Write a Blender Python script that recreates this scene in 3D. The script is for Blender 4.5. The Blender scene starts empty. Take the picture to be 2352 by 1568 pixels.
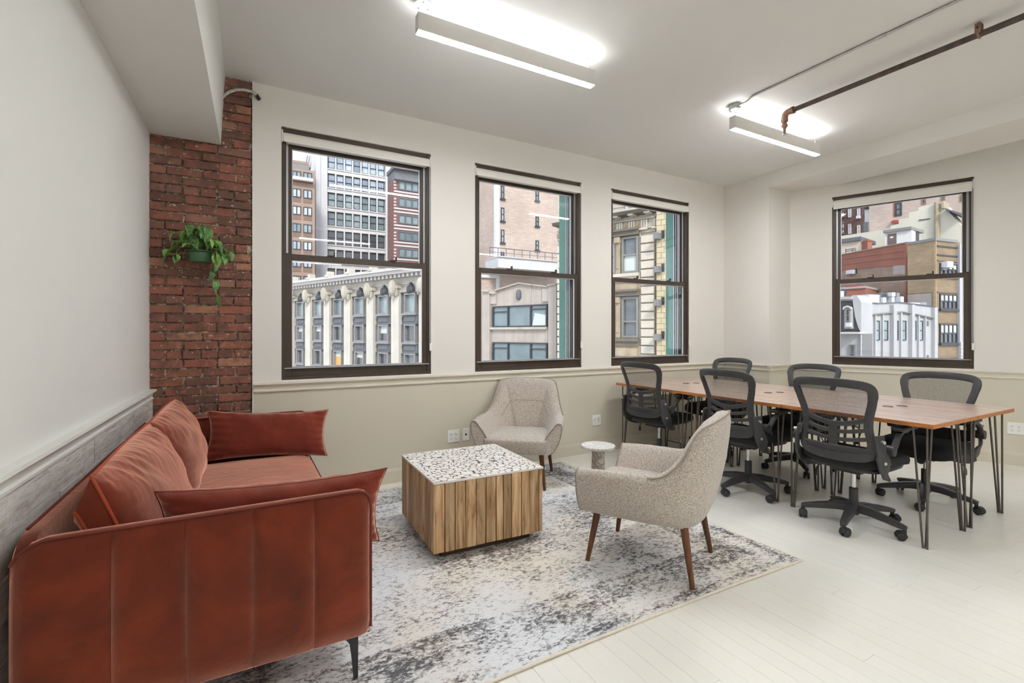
import bpy, bmesh, math, random
from math import sin, cos, pi, radians as R, sqrt, atan2
from mathutils import Vector as V, Matrix, noise as mnoise
random.seed(7)
rnd = random.uniform
SC = bpy.context.scene
COL = SC.collection

# ------------------------------------------------------------------ camera, sky, sun, exposure
H = 1.30                       # eye height above the floor
F_PX, CX, CY = 1105.0, 1176.0, 764.0
YAW = R(29.04)
FX, FY = sin(YAW), cos(YAW)    # forward in plan
RX, RY = cos(YAW), -sin(YAW)   # right in plan
cam = bpy.data.cameras.new('camera')
cam.sensor_width = 36.0
cam.lens = 36.0 * F_PX / 2352.0
cam.shift_y = -20.0 / 2352.0
cam.clip_start, cam.clip_end = 0.05, 600
camo = bpy.data.objects.new('camera', cam)
COL.objects.link(camo)
camo.location = (0, 0, H)
camo.rotation_euler = (R(90), 0, -YAW)
SC.camera = camo

SKY_STRENGTH = 2.7
world = bpy.data.worlds.new('sky')
SC.world = world
world.use_nodes = True
wn = world.node_tree
wn.nodes.clear()
w_out = wn.nodes.new('ShaderNodeOutputWorld')
w_bg = wn.nodes.new('ShaderNodeBackground')
w_tc = wn.nodes.new('ShaderNodeTexCoord')
w_sep = wn.nodes.new('ShaderNodeSeparateXYZ')
w_rmp = wn.nodes.new('ShaderNodeValToRGB')
wn.links.new(w_tc.outputs['Generated'], w_sep.inputs[0])
wn.links.new(w_sep.outputs['Z'], w_rmp.inputs[0])
wn.links.new(w_rmp.outputs[0], w_bg.inputs[0])
wn.links.new(w_bg.outputs[0], w_out.inputs[0])
el = w_rmp.color_ramp.elements
el[0].position, el[0].color = 0.0, (0.68, 0.69, 0.70, 1)
el[1].position, el[1].color = 1.0, (0.29, 0.37, 0.55, 1)
e = w_rmp.color_ramp.elements.new(0.30)
e.color = (0.46, 0.50, 0.57, 1)
w_bg.inputs[1].default_value = SKY_STRENGTH

sun = bpy.data.lights.new('sun', 'SUN')
sun.energy = 2.8
sun.angle = R(12)
sun.color = (1.0, 0.94, 0.86)
suno = bpy.data.objects.new('sun', sun)
COL.objects.link(suno)
suno.rotation_euler = V((0.27, 0.78, -0.60)).to_track_quat('-Z', 'Y').to_euler()
suno.location = (0, -20, 40)

LAMP_POWER = 125.0              # radiance of the pendant diffusers
SC.view_settings.view_transform = 'Standard'
SC.view_settings.look = 'None'
SC.view_settings.exposure = 0.42
SC.view_settings.gamma = 1.0
SC.view_settings.use_curve_mapping = False
SC.cycles.max_bounces = 10
SC.cycles.diffuse_bounces = 6
SC.cycles.glossy_bounces = 4
SC.cycles.transparent_max_bounces = 16
SC.cycles.transmission_bounces = 6
SC.cycles.caustics_reflective = False
SC.cycles.caustics_refractive = False
SC.cycles.sample_clamp_indirect = 6.0
SC.cycles.use_denoising = True

# ------------------------------------------------------------------ mesh helpers
class MB:
    def __init__(s):
        s.v, s.f = [], []
    def add(s, vs, fs):
        o = len(s.v)
        s.v += [tuple(p) for p in vs]
        s.f += [tuple(i + o for i in f) for f in fs]
        return s
    def box(s, x0, x1, y0, y1, z0, z1, M=None):
        vs = [V((x, y, z)) for z in (z0, z1) for y in (y0, y1) for x in (x0, x1)]
        if M is not None:
            vs = [M @ p for p in vs]
        return s.add(vs, [(0, 2, 3, 1), (4, 5, 7, 6), (0, 1, 5, 4), (1, 3, 7, 5), (3, 2, 6, 7), (2, 0, 4, 6)])
    def loops(s, ls, closed=True, cap0=True, cap1=True):
        n = len(ls[0])
        vs = [p for l in ls for p in l]
        fs = []
        for k in range(len(ls) - 1):
            for i in range(n if closed else n - 1):
                j = (i + 1) % n
                fs.append((k * n + i, k * n + j, (k + 1) * n + j, (k + 1) * n + i))
        if cap0: fs.append(tuple(range(n - 1, -1, -1)))
        if cap1: fs.append(tuple((len(ls) - 1) * n + i for i in range(n)))
        return s.add(vs, fs)
    def prism(s, lo, hi):
        return s.loops([lo, hi])
    def ring(s, ls):               # closed both ways (torus like)
        n, m = len(ls[0]), len(ls)
        vs = [p for l in ls for p in l]
        fs = [(k * n + i, k * n + (i + 1) % n, ((k + 1) % m) * n + (i + 1) % n, ((k + 1) % m) * n + i)
              for k in range(m) for i in range(n)]
        return s.add(vs, fs)
    def tube(s, path, r, n=8, closed=False):
        P = [V(p) for p in path]
        m = len(P)
        rr = r if isinstance(r, (list, tuple)) else [r] * m
        T = []
        for i in range(m):
            a = P[(i - 1) % m] if (closed or i > 0) else P[i]
            b = P[(i + 1) % m] if (closed or i < m - 1) else P[i]
            t = (b - a)
            T.append(t.normalized() if t.length > 1e-9 else V((0, 0, 1)))
        u = T[0].orthogonal().normalized()
        ls = []
        for i in range(m):
            u = (u - T[i] * u.dot(T[i]))
            u = u.normalized() if u.length > 1e-9 else T[i].orthogonal().normalized()
            w = T[i].cross(u)
            ls.append([P[i] + (u * cos(2 * pi * k / n) + w * sin(2 * pi * k / n)) * rr[i] for k in range(n)])
        if closed:
            return s.ring(ls)
        return s.loops(ls)
    def sweep(s, path, w, t, up, closed=False, n=12, sq=0.45):
        """flat rounded section: w across (perpendicular to up and tangent), t along up"""
        P = [V(p) for p in path]
        m = len(P)
        W = w if isinstance(w, (list, tuple)) else [w] * m
        Tt = t if isinstance(t, (list, tuple)) else [t] * m
        ls = []
        for i in range(m):
            a = P[(i - 1) % m] if (closed or i > 0) else P[i]
            b = P[(i + 1) % m] if (closed or i < m - 1) else P[i]
            T = (b - a).normalized()
            up_i = V(up(i) if callable(up) else up)
            sd = T.cross(up_i).normalized()
            nn = sd.cross(T).normalized()
            l = []
            for k in range(n):
                c, q = cos(2 * pi * k / n), sin(2 * pi * k / n)
                l.append(P[i] + sd * (math.copysign(abs(c) ** sq, c) * W[i] / 2) + nn * (math.copysign(abs(q) ** sq, q) * Tt[i] / 2))
            ls.append(l)
        return s.ring(ls) if closed else s.loops(ls)
    def lathe(s, prof, n=20, c=(0, 0, 0), M=None):
        ls = [[V((c[0] + r * cos(2 * pi * k / n), c[1] + r * sin(2 * pi * k / n), c[2] + z)) for k in range(n)] for r, z in prof]
        if M is not None:
            ls = [[M @ p for p in l] for l in ls]
        return s.loops(ls)
    def grid(s, fn, nu, nv):
        vs = [fn(i / nu, j / nv) for j in range(nv + 1) for i in range(nu + 1)]
        w = nu + 1
        return s.add(vs, [(j * w + i, j * w + i + 1, (j + 1) * w + i + 1, (j + 1) * w + i) for j in range(nv) for i in range(nu)])
    def superbox(s, cx, cy, cz, a, b, c, e1=0.35, e2=0.3, n=28, m=14, fn=None):
        """rounded (superellipsoid) block with half sizes a b c"""
        sg = lambda x, p: math.copysign(abs(x) ** p, x)
        ls = []
        for j in range(1, m):
            ph = -pi / 2 + pi * j / m
            l = []
            for k in range(n):
                th = 2 * pi * k / n
                x = a * sg(cos(ph), e1) * sg(cos(th), e2)
                y = b * sg(cos(ph), e1) * sg(sin(th), e2)
                z = c * sg(sin(ph), e1)
                p = V((cx + x, cy + y, cz + z))
                l.append(fn(p) if fn else p)
            ls.append(l)
        return s.loops(ls)
    def mesh(s, name, smooth=None, mats=()):
        me = bpy.data.meshes.new(name)
        me.from_pydata(s.v, [], s.f)
        bm = bmesh.new()
        bm.from_mesh(me)
        bmesh.ops.recalc_face_normals(bm, faces=bm.faces)
        bm.to_mesh(me)
        bm.free()
        if smooth is not None:
            me.polygons.foreach_set('use_smooth', [True] * len(me.polygons))
            if smooth < 180:
                me.set_sharp_from_angle(angle=R(smooth))
        for m in mats:
            me.materials.append(m)
        me.update()
        return me

def obj(name, mb, mat, parent=None, smooth=None, bevel=0, sub=0, kind=None, label=None, M=None, seg=2):
    o = bpy.data.objects.new(name, mb.mesh(name, smooth, [mat] if mat else []) if isinstance(mb, MB) else mb)
    COL.objects.link(o)
    if parent is not None: o.parent = parent
    if M is not None: o.matrix_local = M
    if bevel:
        b = o.modifiers.new('bevel', 'BEVEL')
        b.width, b.segments, b.limit_method, b.angle_limit = bevel, seg, 'ANGLE', R(40)
        b.harden_normals = False
    if sub:
        sd = o.modifiers.new('subdivision', 'SUBSURF')
        sd.levels = sd.render_levels = sub
    if kind: o['kind'] = kind
    if label: o['label'] = label
    return o

def tag(o, label, cat, group=None):
    o['label'] = label
    o['category'] = cat
    if group: o['group'] = group
    return o

def thing(name, label, cat, loc=(0, 0, 0), rz=0.0, group=None):
    o = bpy.data.objects.new(name, None)
    o.empty_display_size = 0.1
    COL.objects.link(o)
    o.location = loc
    o.rotation_euler = (0, 0, rz)
    return tag(o, label, cat, group)

def struct(name, mb, mat, parent=None, **k):
    return obj(name, mb, mat, parent, kind='structure' if parent is None else None, **k)

def copy_tree(o, parent=None, first=True):
    c = o.copy()
    COL.objects.link(c)
    if parent is not None: c.parent = parent
    for ch in o.children:
        copy_tree(ch, c)
    return c

def smoothpath(pts, n=6, closed=False):
    P = [V(p) for p in pts]
    m = len(P)
    out = []
    rng = range(m) if closed else range(m - 1)
    for i in rng:
        p0 = P[(i - 1) % m] if (closed or i > 0) else P[i]
        p1, p2 = P[i], P[(i + 1) % m]
        p3 = P[(i + 2) % m] if (closed or i < m - 2) else p2
        for k in range(n):
            t = k / n
            out.append(0.5 * ((2 * p1) + (p2 - p0) * t + (2 * p0 - 5 * p1 + 4 * p2 - p3) * t * t + (3 * p1 - p0 - 3 * p2 + p3) * t ** 3))
    if not closed: out.append(P[-1])
    return out

# ------------------------------------------------------------------ material helpers
def srgb(r, g, b):
    f = lambda c: (c / 255 / 12.92) if c / 255 <= 0.04045 else ((c / 255 + 0.055) / 1.055) ** 2.4
    return (f(r), f(g), f(b), 1.0)

class Mat:
    def __init__(s, name):
        s.m = bpy.data.materials.new(name)
        s.m.use_nodes = True
        s.t = s.m.node_tree
        s.b = s.t.nodes['Principled BSDF']
        s.b.inputs['Specular IOR Level'].default_value = 0.4
    def n(s, typ, **k):
        nd = s.t.nodes.new('ShaderNode' + typ)
        for a, v in k.items():
            if a in nd.inputs: nd.inputs[a].default_value = v
            else: setattr(nd, a, v)
        return nd
    def l(s, a, b):
        s.t.links.new(a, b)
    def coord(s, scale=(1, 1, 1), rand=False, out='Object'):
        tc = s.n('TexCoord')
        mp = s.n('Mapping')
        mp.inputs['Scale'].default_value = scale
        src = tc.outputs[out]
        if rand:
            oi = s.n('ObjectInfo')
            ml = s.n('Math', operation='MULTIPLY')
            ml.inputs[1].default_value = 37.0
            s.l(oi.outputs['Random'], ml.inputs[0])
            ad = s.n('VectorMath', operation='ADD')
            s.l(src, ad.inputs[0]); s.l(ml.outputs[0], ad.inputs[1])
            src = ad.outputs[0]
        s.l(src, mp.inputs[0])
        return mp.outputs[0]
    def noise(s, vec, scale, detail=4, rough=0.55, dist=0.0):
        nd = s.n('TexNoise')
        nd.inputs['Scale'].default_value = scale
        nd.inputs['Detail'].default_value = detail
        nd.inputs['Roughness'].default_value = rough
        nd.inputs['Distortion'].default_value = dist
        if vec is not None: s.l(vec, nd.inputs['Vector'])
        return nd.outputs['Fac']
    def ramp(s, fac, stops, interp='LINEAR'):
        r = s.n('ValToRGB')
        r.color_ramp.interpolation = interp
        e = r.color_ramp.elements
        e[0].position, e[0].color = stops[0][0], stops[0][1]
        e[1].position, e[1].color = stops[-1][0], stops[-1][1]
        for p, c in stops[1:-1]:
            x = e.new(p); x.color = c
        s.l(fac, r.inputs[0])
        return r.outputs[0]
    def mix(s, fac, a, b, mode='MIX'):
        m = s.n('MixRGB', blend_type=mode)
        for i, x in enumerate((fac, a, b)):
            if isinstance(x, (int, float)): m.inputs[i].default_value = x
            elif isinstance(x, tuple): m.inputs[i].default_value = x
            else: s.l(x, m.inputs[i])
        return m.outputs[0]
    def math(s, op, a, b=0.0, clamp=False):
        m = s.n('Math', operation=op)
        m.use_clamp = clamp
        for i, x in enumerate((a, b)):
            if isinstance(x, (int, float)): m.inputs[i].default_value = x
            else: s.l(x, m.inputs[i])
        return m.outputs[0]
    def bump(s, h, strength=0.3, dist=0.01):
        b = s.n('Bump')
        b.inputs['Strength'].default_value = strength
        b.inputs['Distance'].default_value = dist
        s.l(h, b.inputs['Height'])
        s.l(b.outputs[0], s.b.inputs['Normal'])
    def set(s, **k):
        for a, v in k.items():
            i = s.b.inputs[a.replace('_', ' ')]
            if hasattr(v, 'is_output'): s.l(v, i)
            else: i.default_value = v
        return s

def grey(v): return (v, v, v, 1.0)

def plain(name, col, rough=0.5, metal=0.0, var=0.06, scale=6.0, bump=0.0, bscale=60.0, spec=0.4, rand=0.0):
    """paint / plastic / metal with slight procedural mottling"""
    M = Mat(name)
    vec = M.coord()
    nz = M.noise(vec, scale, 5)
    a = tuple(c * (1 - var) for c in col[:3]) + (1,)
    b = tuple(min(1, c * (1 + var)) for c in col[:3]) + (1,)
    c = M.ramp(nz, [(0.3, a), (0.7, b)])
    if rand:
        oi = M.n('ObjectInfo')
        h = M.n('HueSaturation')
        mr = M.n('MapRange')
        mr.inputs[3].default_value, mr.inputs[4].default_value = 1 - rand, 1 + rand
        M.l(oi.outputs['Random'], mr.inputs[0]); M.l(mr.outputs[0], h.inputs['Value']); M.l(c, h.inputs['Color'])
        c = h.outputs[0]
    M.set(Base_Color=c, Roughness=rough, Metallic=metal)
    M.b.inputs['Specular IOR Level'].default_value = spec
    if bump:
        M.bump(M.noise(vec, bscale, 4), bump, 0.004)
    return M.m

m_wall = plain('wall_paint', srgb(226, 222, 216), 0.6, var=0.012, scale=1.5, bump=0.05, bscale=120)
m_wall_left = plain('left_wall_paint', srgb(226, 226, 222), 0.6, var=0.012, scale=1.5, bump=0.05, bscale=120)
m_ceil = plain('ceiling_paint', srgb(226, 226, 223), 0.7, var=0.01, scale=1.2, bump=0.04, bscale=80)
m_dado = plain('beige_dado_paint', srgb(207, 200, 183), 0.5, var=0.015, scale=1.5, bump=0.05, bscale=120)
m_rail = plain('cream_trim_paint', srgb(216, 209, 193), 0.4, var=0.015)
m_rail_left = plain('white_trim_paint', srgb(222, 221, 214), 0.4, var=0.03, scale=9)
m_floor = plain('cream_floor_paint', srgb(229, 227, 219), 0.28, var=0.02, scale=2.0, bump=0.05, bscale=25, rand=0.012)
m_gap = plain('board_gap', srgb(196, 191, 178), 0.9)
m_bronze = plain('dark_bronze_paint', srgb(66, 54, 45), 0.42, var=0.12, scale=8)
m_bronze2 = plain('black_track', srgb(38, 34, 32), 0.4, var=0.1)
m_bead = plain('pale_glazing_bead', srgb(196, 198, 202), 0.35, 0.3)
m_blind = plain('white_blind_cloth', srgb(233, 230, 222), 0.7, var=0.02, bump=0.1, bscale=300)
m_white = plain('white_plastic', srgb(238, 238, 234), 0.35, var=0.01)
m_dark = plain('dark_slot', srgb(40, 40, 42), 0.6)
m_black = plain('black_plastic', srgb(46, 46, 48), 0.42, var=0.12, scale=30, bump=0.06, bscale=400)
m_black2 = plain('charcoal_plastic', srgb(60, 59, 60), 0.4, var=0.08, scale=30, bump=0.06, bscale=400)
m_black3 = plain('black_seat_fabric', srgb(30, 30, 33), 0.85, var=0.15, scale=60, bump=0.3, bscale=500)
m_chrome = plain('chrome', (0.75, 0.75, 0.76, 1), 0.15, 1.0, var=0.02)
m_steel = plain('galvanised_steel', (0.58, 0.58, 0.57, 1), 0.35, 0.9, var=0.1, scale=30)
m_hairpin = plain('raw_steel_rod', srgb(98, 92, 86), 0.38, 0.5, var=0.12, scale=20)
m_lamp = plain('white_lamp_housing', srgb(222, 219, 215), 0.4, var=0.01)
m_walnut = None
m_cord = plain('black_cord', srgb(26, 26, 27), 0.5)
m_copper = plain('green_copper', srgb(92, 138, 126), 0.6, var=0.15, scale=5)
m_pot = plain('green_pot', srgb(66, 100, 66), 0.45, var=0.08)
m_soil = plain('potting_soil', srgb(52, 42, 34), 0.95, var=0.4, scale=60)

def emit(name, col, st):
    M = Mat(name)
    M.t.nodes.remove(M.b)
    e = M.n('Emission')
    e.inputs[0].default_value, e.inputs[1].default_value = col, st
    M.l(e.outputs[0], M.t.nodes['Material Output'].inputs[0])
    return M.m
m_glow = emit('lamp_diffuser', (0.985, 0.99, 1.0, 1), LAMP_POWER)
m_glow_up = emit('lamp_uplight_diffuser', (0.985, 0.99, 1.0, 1), LAMP_POWER * 0.20)

def glassmat(name, tint=(0.97, 0.985, 0.985, 1), refl=1.0):
    M = Mat(name)
    M.t.nodes.remove(M.b)
    tr = M.n('BsdfTransparent'); tr.inputs[0].default_value = tint
    gl = M.n('BsdfGlossy'); gl.inputs['Roughness'].default_value = 0.02
    fr = M.n('Fresnel')
    ge = M.n('NewGeometry')
    M.l(M.math('SUBTRACT', 1.45, M.math('MULTIPLY', ge.outputs['Backfacing'], 1.45 - 1 / 1.45)), fr.inputs[0])
    mx = M.n('MixShader')
    M.l(M.math('MULTIPLY', fr.outputs[0], refl), mx.inputs[0])
    M.l(tr.outputs[0], mx.inputs[1]); M.l(gl.outputs[0], mx.inputs[2])
    M.l(mx.outputs[0], M.t.nodes['Material Output'].inputs[0])
    return M.m
m_glass = glassmat('window_glass')

def meshcloth(name):
    M = Mat(name)
    M.set(Base_Color=srgb(48, 48, 52), Roughness=0.7)
    tr = M.n('BsdfTransparent')
    mx = M.n('MixShader')
    vec = M.coord((1, 1, 1))
    vo = M.n('TexVoronoi'); vo.inputs['Scale'].default_value = 260
    M.l(vec, vo.inputs['Vector'])
    f = M.ramp(vo.outputs['Distance'], [(0.2, grey(0.34)), (0.6, grey(0.56))])
    M.l(f, mx.inputs[0])
    M.l(tr.outputs[0], mx.inputs[1]); M.l(M.b.outputs[0], mx.inputs[2])
    M.l(mx.outputs[0], M.t.nodes['Material Output'].inputs[0])
    return M.m
m_mesh = meshcloth('black_back_mesh')

def brickmat():
    M = Mat('old_red_brick')
    vec = M.coord((1, 1, 1), rand=True)
    oi = M.n('ObjectInfo')
    base = M.ramp(oi.outputs['Random'], [(0.0, srgb(108, 76, 64)), (0.25, srgb(134, 86, 72)), (0.5, srgb(152, 94, 76)), (0.75, srgb(126, 90, 78)), (1.0, srgb(172, 122, 96))])
    n1 = M.noise(vec, 9, 8, 0.7)
    c = M.mix(M.ramp(n1, [(0.44, grey(0)), (0.62, grey(0.75))]), base, srgb(88, 66, 58))
    n2 = M.noise(vec, 22, 6, 0.7)
    c = M.mix(M.ramp(n2, [(0.56, grey(0)), (0.70, grey(0.5))]), c, srgb(176, 136, 116))
    n3 = M.noise(vec, 38, 4, 0.65)
    c = M.mix(M.ramp(n3, [(0.64, grey(0)), (0.70, grey(0.9))]), c, srgb(214, 202, 190))
    M.set(Base_Color=c, Roughness=0.85)
    M.bump(M.noise(vec, 60, 6, 0.7), 0.6, 0.006)
    return M.m
m_brick = brickmat()
def mortarmat():
    M = Mat('brick_mortar')
    vec = M.coord()
    c = M.ramp(M.noise(vec, 40, 6, 0.7), [(0.35, srgb(84, 68, 54)), (0.50, srgb(134, 116, 96)), (0.62, srgb(212, 202, 184))])
    M.set(Base_Color=c, Roughness=0.95)
    M.bump(M.noise(vec, 90, 6, 0.7), 0.8, 0.008)
    return M.m
m_mortar = mortarmat()

def plankmat():
    M = Mat('whitewashed_plank')
    vec = M.coord((1.2, 1, 9), rand=True)
    g = M.noise(vec, 5, 8, 0.65, 1.2)
    c = M.ramp(g, [(0.30, srgb(164, 156, 148)), (0.45, srgb(206, 201, 195)), (0.60, srgb(230, 228, 223))])
    v2 = M.coord((14, 1, 0.8), rand=True)
    s = M.noise(v2, 9, 4, 0.6)
    c = M.mix(M.ramp(s, [(0.52, grey(0)), (0.70, grey(0.4))]), c, srgb(140, 128, 120))
    oi = M.n('ObjectInfo')
    c = M.mix(M.math('MULTIPLY', oi.outputs['Random'], 0.35), c, srgb(178, 168, 158))
    M.set(Base_Color=c, Roughness=0.8)
    M.bump(g, 0.5, 0.004)
    return M.m
m_plank = plankmat()

def velvet(name, a, b, pile=0.58):
    M = Mat(name)
    vec = M.coord()
    n1 = M.noise(vec, 4.5, 6, 0.62, 0.45)
    c = M.ramp(n1, [(0.30, a), (0.70, b)])
    M.set(Base_Color=c, Roughness=0.75)
    M.b.inputs['Sheen Weight'].default_value = 1.0
    M.b.inputs['Sheen Roughness'].default_value = 0.42
    M.b.inputs['Sheen Tint'].default_value = (1.0, 0.60, 0.48, 1)
    M.b.inputs['Specular IOR Level'].default_value = 0.15
    M.bump(M.noise(vec, 7, 5, 0.55, 1.0), 0.35, 0.02)
    sh = M.n('BsdfSheen')                       # the pile of the velvet catches grazing light
    sh.inputs['Color'].default_value = tuple(x * pile for x in srgb(236, 168, 142)[:3]) + (1,)
    sh.inputs['Roughness'].default_value = 0.55
    ad = M.n('AddShader')
    M.l(M.b.outputs[0], ad.inputs[0]); M.l(sh.outputs[0], ad.inputs[1])
    M.l(ad.outputs[0], M.t.nodes['Material Output'].inputs[0])
    return M.m
m_velvet = velvet('rust_velvet', srgb(72, 22, 10), srgb(116, 42, 20))
m_velvet2 = velvet('rust_velvet_pillow', srgb(88, 28, 18), srgb(116, 42, 26), 0.35)
m_piping = plain('rust_piping', srgb(150, 62, 34), 0.6, var=0.1)
m_pipingd = plain('dark_rust_piping', srgb(104, 40, 26), 0.6, var=0.1)

def tweed():
    M = Mat('oatmeal_tweed')
    vec = M.coord()
    n1 = M.noise(vec, 230, 3, 0.75)
    n2 = M.noise(M.coord((1, 1, 6)), 90, 4, 0.7)
    k = M.math('ADD', M.math('MULTIPLY', n1, 0.6), M.math('MULTIPLY', n2, 0.4))
    c = M.ramp(k, [(0.38, srgb(100, 88, 78)), (0.48, srgb(172, 161, 149)), (0.58, srgb(214, 206, 197))])
    M.set(Base_Color=c, Roughness=0.9)
    M.b.inputs['Sheen Weight'].default_value = 0.3
    M.bump(n1, 0.35, 0.003)
    return M.m
m_tweed = tweed()
m_tweedpipe = plain('tweed_piping', srgb(150, 138, 126), 0.9, var=0.15, scale=120)

def wood(name, stops, sc=(1, 1, 1), scale=4.0, rough=0.4, rand=True, bump=0.15, dist=1.0, knots=0.0, vr=(0.85, 1.15)):
    M = Mat(name)
    vec = M.coord(sc, rand=rand)
    g = M.noise(vec, scale, 8, 0.6, dist)
    c = M.ramp(g, stops)
    oi = M.n('ObjectInfo')
    h = M.n('HueSaturation')
    mr = M.n('MapRange'); mr.inputs[3].default_value, mr.inputs[4].default_value = vr
    M.l(oi.outputs['Random'], mr.inputs[0]); M.l(mr.outputs[0], h.inputs['Value']); M.l(c, h.inputs['Color'])
    c = h.outputs[0]
    if knots:
        vo = M.n('TexVoronoi'); vo.inputs['Scale'].default_value = knots
        M.l(M.coord((1, 1, 0.5), rand=True), vo.inputs['Vector'])
        c = M.mix(M.ramp(vo.outputs['Distance'], [(0.05, grey(0.8)), (0.22, grey(0))]), c, srgb(92, 56, 30))
    M.set(Base_Color=c, Roughness=rough)
    M.bump(g, bump, 0.003)
    return M.m
m_walnut = wood('walnut_leg', [(0.3, srgb(74, 44, 28)), (0.7, srgb(116, 74, 46))], (8, 8, 1), 6, 0.35)
m_slat = wood('recycled_teak', [(0.30, srgb(120, 84, 52)), (0.43, srgb(170, 134, 94)), (0.56, srgb(198, 166, 126)), (0.72, srgb(212, 186, 150))], (9, 9, 0.9), 3.2, 0.55, knots=4.0, vr=(0.66, 1.2))
m_plinth = plain('dark_plinth', srgb(72, 54, 42), 0.6, var=0.15)
m_slice = plain('pale_wood_slice', srgb(232, 228, 222), 0.3, var=0.04, scale=30, rand=0.05)
m_grout = plain('dark_resin', srgb(62, 50, 44), 0.4, var=0.3, scale=40)

def desktop():
    M = Mat('sheen_paled_acacia_top')
    tc = M.coord((1, 1, 1))
    br = M.n('TexBrick')
    br.inputs['Scale'].default_value = 1.0
    br.inputs['Brick Width'].default_value = 0.34
    br.inputs['Row Height'].default_value = 0.032
    br.inputs['Mortar Size'].default_value = 0.0004
    br.inputs['Color1'].default_value = grey(0.25)
    br.inputs['Color2'].default_value = grey(0.85)
    br.inputs['Mortar'].default_value = grey(0.1)
    mp = M.n('Mapping'); mp.inputs['Rotation'].default_value = (0, 0, R(90))
    M.l(tc, mp.inputs[0]); M.l(mp.outputs[0], br.inputs['Vector'])
    g = M.noise(M.coord((22, 1.6, 22)), 5, 7, 0.6, 0.6)
    k = M.math('ADD', M.math('MULTIPLY', g, 0.75), M.math('MULTIPLY', br.outputs['Color'], 0.28))
    c = M.ramp(k, [(0.36, srgb(158, 130, 112)), (0.52, srgb(190, 163, 144)), (0.70, srgb(214, 194, 178))])  # brown wood paled here: the window sheen on the tops is put into the colour
    M.set(Base_Color=c, Roughness=0.32)
    M.b.inputs['Coat Weight'].default_value = 0.5
    M.b.inputs['Coat Roughness'].default_value = 0.25
    return M.m
m_desk = desktop()
m_deskedge = wood('acacia_desk_edge', [(0.3, srgb(150, 88, 44)), (0.7, srgb(206, 138, 78))], (14, 2, 14), 6, 0.35, rand=False)

def marble(name, a, b, sc, dark=0.5):
    M = Mat(name)
    vec = M.coord((1, 1, 1))
    n = M.noise(vec, sc, 8, 0.6, 2.2)
    c = M.ramp(n, [(0.40, a), (0.5, b), (0.56, a), (0.66, tuple(x * dark for x in b[:3]) + (1,)), (0.72, a)])
    M.set(Base_Color=c, Roughness=0.18)
    return M.m
m_marble = marble('white_marble', srgb(236, 235, 232), srgb(196, 195, 194), 9, 0.7)
m_marble2 = marble('brown_marble', srgb(192, 184, 174), srgb(132, 120, 110), 7, 0.8)

def rugmat():
    M = Mat('distressed_rug')
    vec = M.coord()
    big = M.noise(vec, 1.7, 3, 0.6)
    mid = M.noise(vec, 9, 5, 0.65, 0.4)
    fine = M.noise(M.coord((0.75, 1.3, 1)), 52, 8, 0.76, 0.3)
    grain = M.noise(vec, 260, 2, 0.6)
    sep = M.n('SeparateXYZ')
    M.l(vec, sep.inputs[0])
    ex = M.math('SUBTRACT', 1.525, M.math('ABSOLUTE', sep.outputs[0]))
    ey = M.math('SUBTRACT', 1.19, M.math('ABSOLUTE', sep.outputs[1]))
    ed = M.math('MINIMUM', ex, ey)
    # border bands by distance from the edge
    band = M.ramp(ed, [(0.0, grey(0.5)), (0.025, grey(0.5)), (0.045, grey(0.68)), (0.09, grey(0.48)), (0.13, grey(0.50)), (0.20, grey(0.70)), (0.30, grey(0.64)), (0.345, grey(0.74)), (0.37, grey(0.46)), (0.5, grey(0.50))])
    rr = M.math('SQRT', M.math('ADD', M.math('MULTIPLY', sep.outputs[0], sep.outputs[0]), M.math('MULTIPLY', sep.outputs[1], sep.outputs[1])))
    med = M.ramp(rr, [(0.0, grey(0.62)), (0.40, grey(0.60)), (0.48, grey(0.45)), (0.55, grey(0.35)), (0.8, grey(0.5))])
    dens = M.math('ADD', M.math('MULTIPLY', big, 0.33), M.math('ADD', M.math('MULTIPLY', band, 0.30), M.math('MULTIPLY', med, 0.10)))
    k = M.math('ADD', M.math('ADD', M.math('MULTIPLY', fine, 0.82), M.math('MULTIPLY', mid, 0.18)), M.math('SUBTRACT', dens, 0.364))
    mask = M.ramp(k, [(0.485, grey(0)), (0.545, grey(0.5)), (0.60, grey(1.0))])
    warm = M.ramp(M.noise(vec, 1.1, 2, 0.5), [(0.42, srgb(224, 226, 229)), (0.62, srgb(228, 221, 210))])
    dark = M.ramp(M.noise(vec, 2.3, 2, 0.5), [(0.4, srgb(92, 91, 95)), (0.62, srgb(98, 88, 82))])
    c = M.mix(mask, warm, dark)
    c = M.mix(0.15, c, M.ramp(grain, [(0.3, grey(0.25)), (0.7, grey(0.9))]), 'OVERLAY')
    M.set(Base_Color=c, Roughness=0.95)
    M.bump(grain, 0.5, 0.004)
    return M.m
m_rug = rugmat()
m_bind = plain('cream_binding', srgb(222, 214, 198), 0.9, var=0.08, scale=40)

def leafmat():
    M = Mat('variegated_leaf')
    vec = M.coord((1, 1, 1), rand=True, out='Object')
    n = M.noise(vec, 160, 3, 0.6)
    oi = M.n('ObjectInfo')
    base = M.ramp(oi.outputs['Random'], [(0, srgb(56, 98, 46)), (0.6, srgb(82, 132, 58)), (1, srgb(136, 172, 84))])
    c = M.mix(M.ramp(n, [(0.54, grey(0)), (0.62, grey(0.75))]), base, srgb(160, 190, 128))
    M.set(Base_Color=c, Roughness=0.4)
    return M.m
m_leaf = leafmat()
m_stem = plain('pale_vine', srgb(150, 156, 92), 0.5)
m_pipe = plain('rusty_iron_pipe', srgb(84, 74, 68), 0.5, 0.2, var=0.35, scale=18)
m_rust = plain('rusty_fitting', srgb(148, 116, 96), 0.6, 0.3, var=0.35, scale=30)
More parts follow.
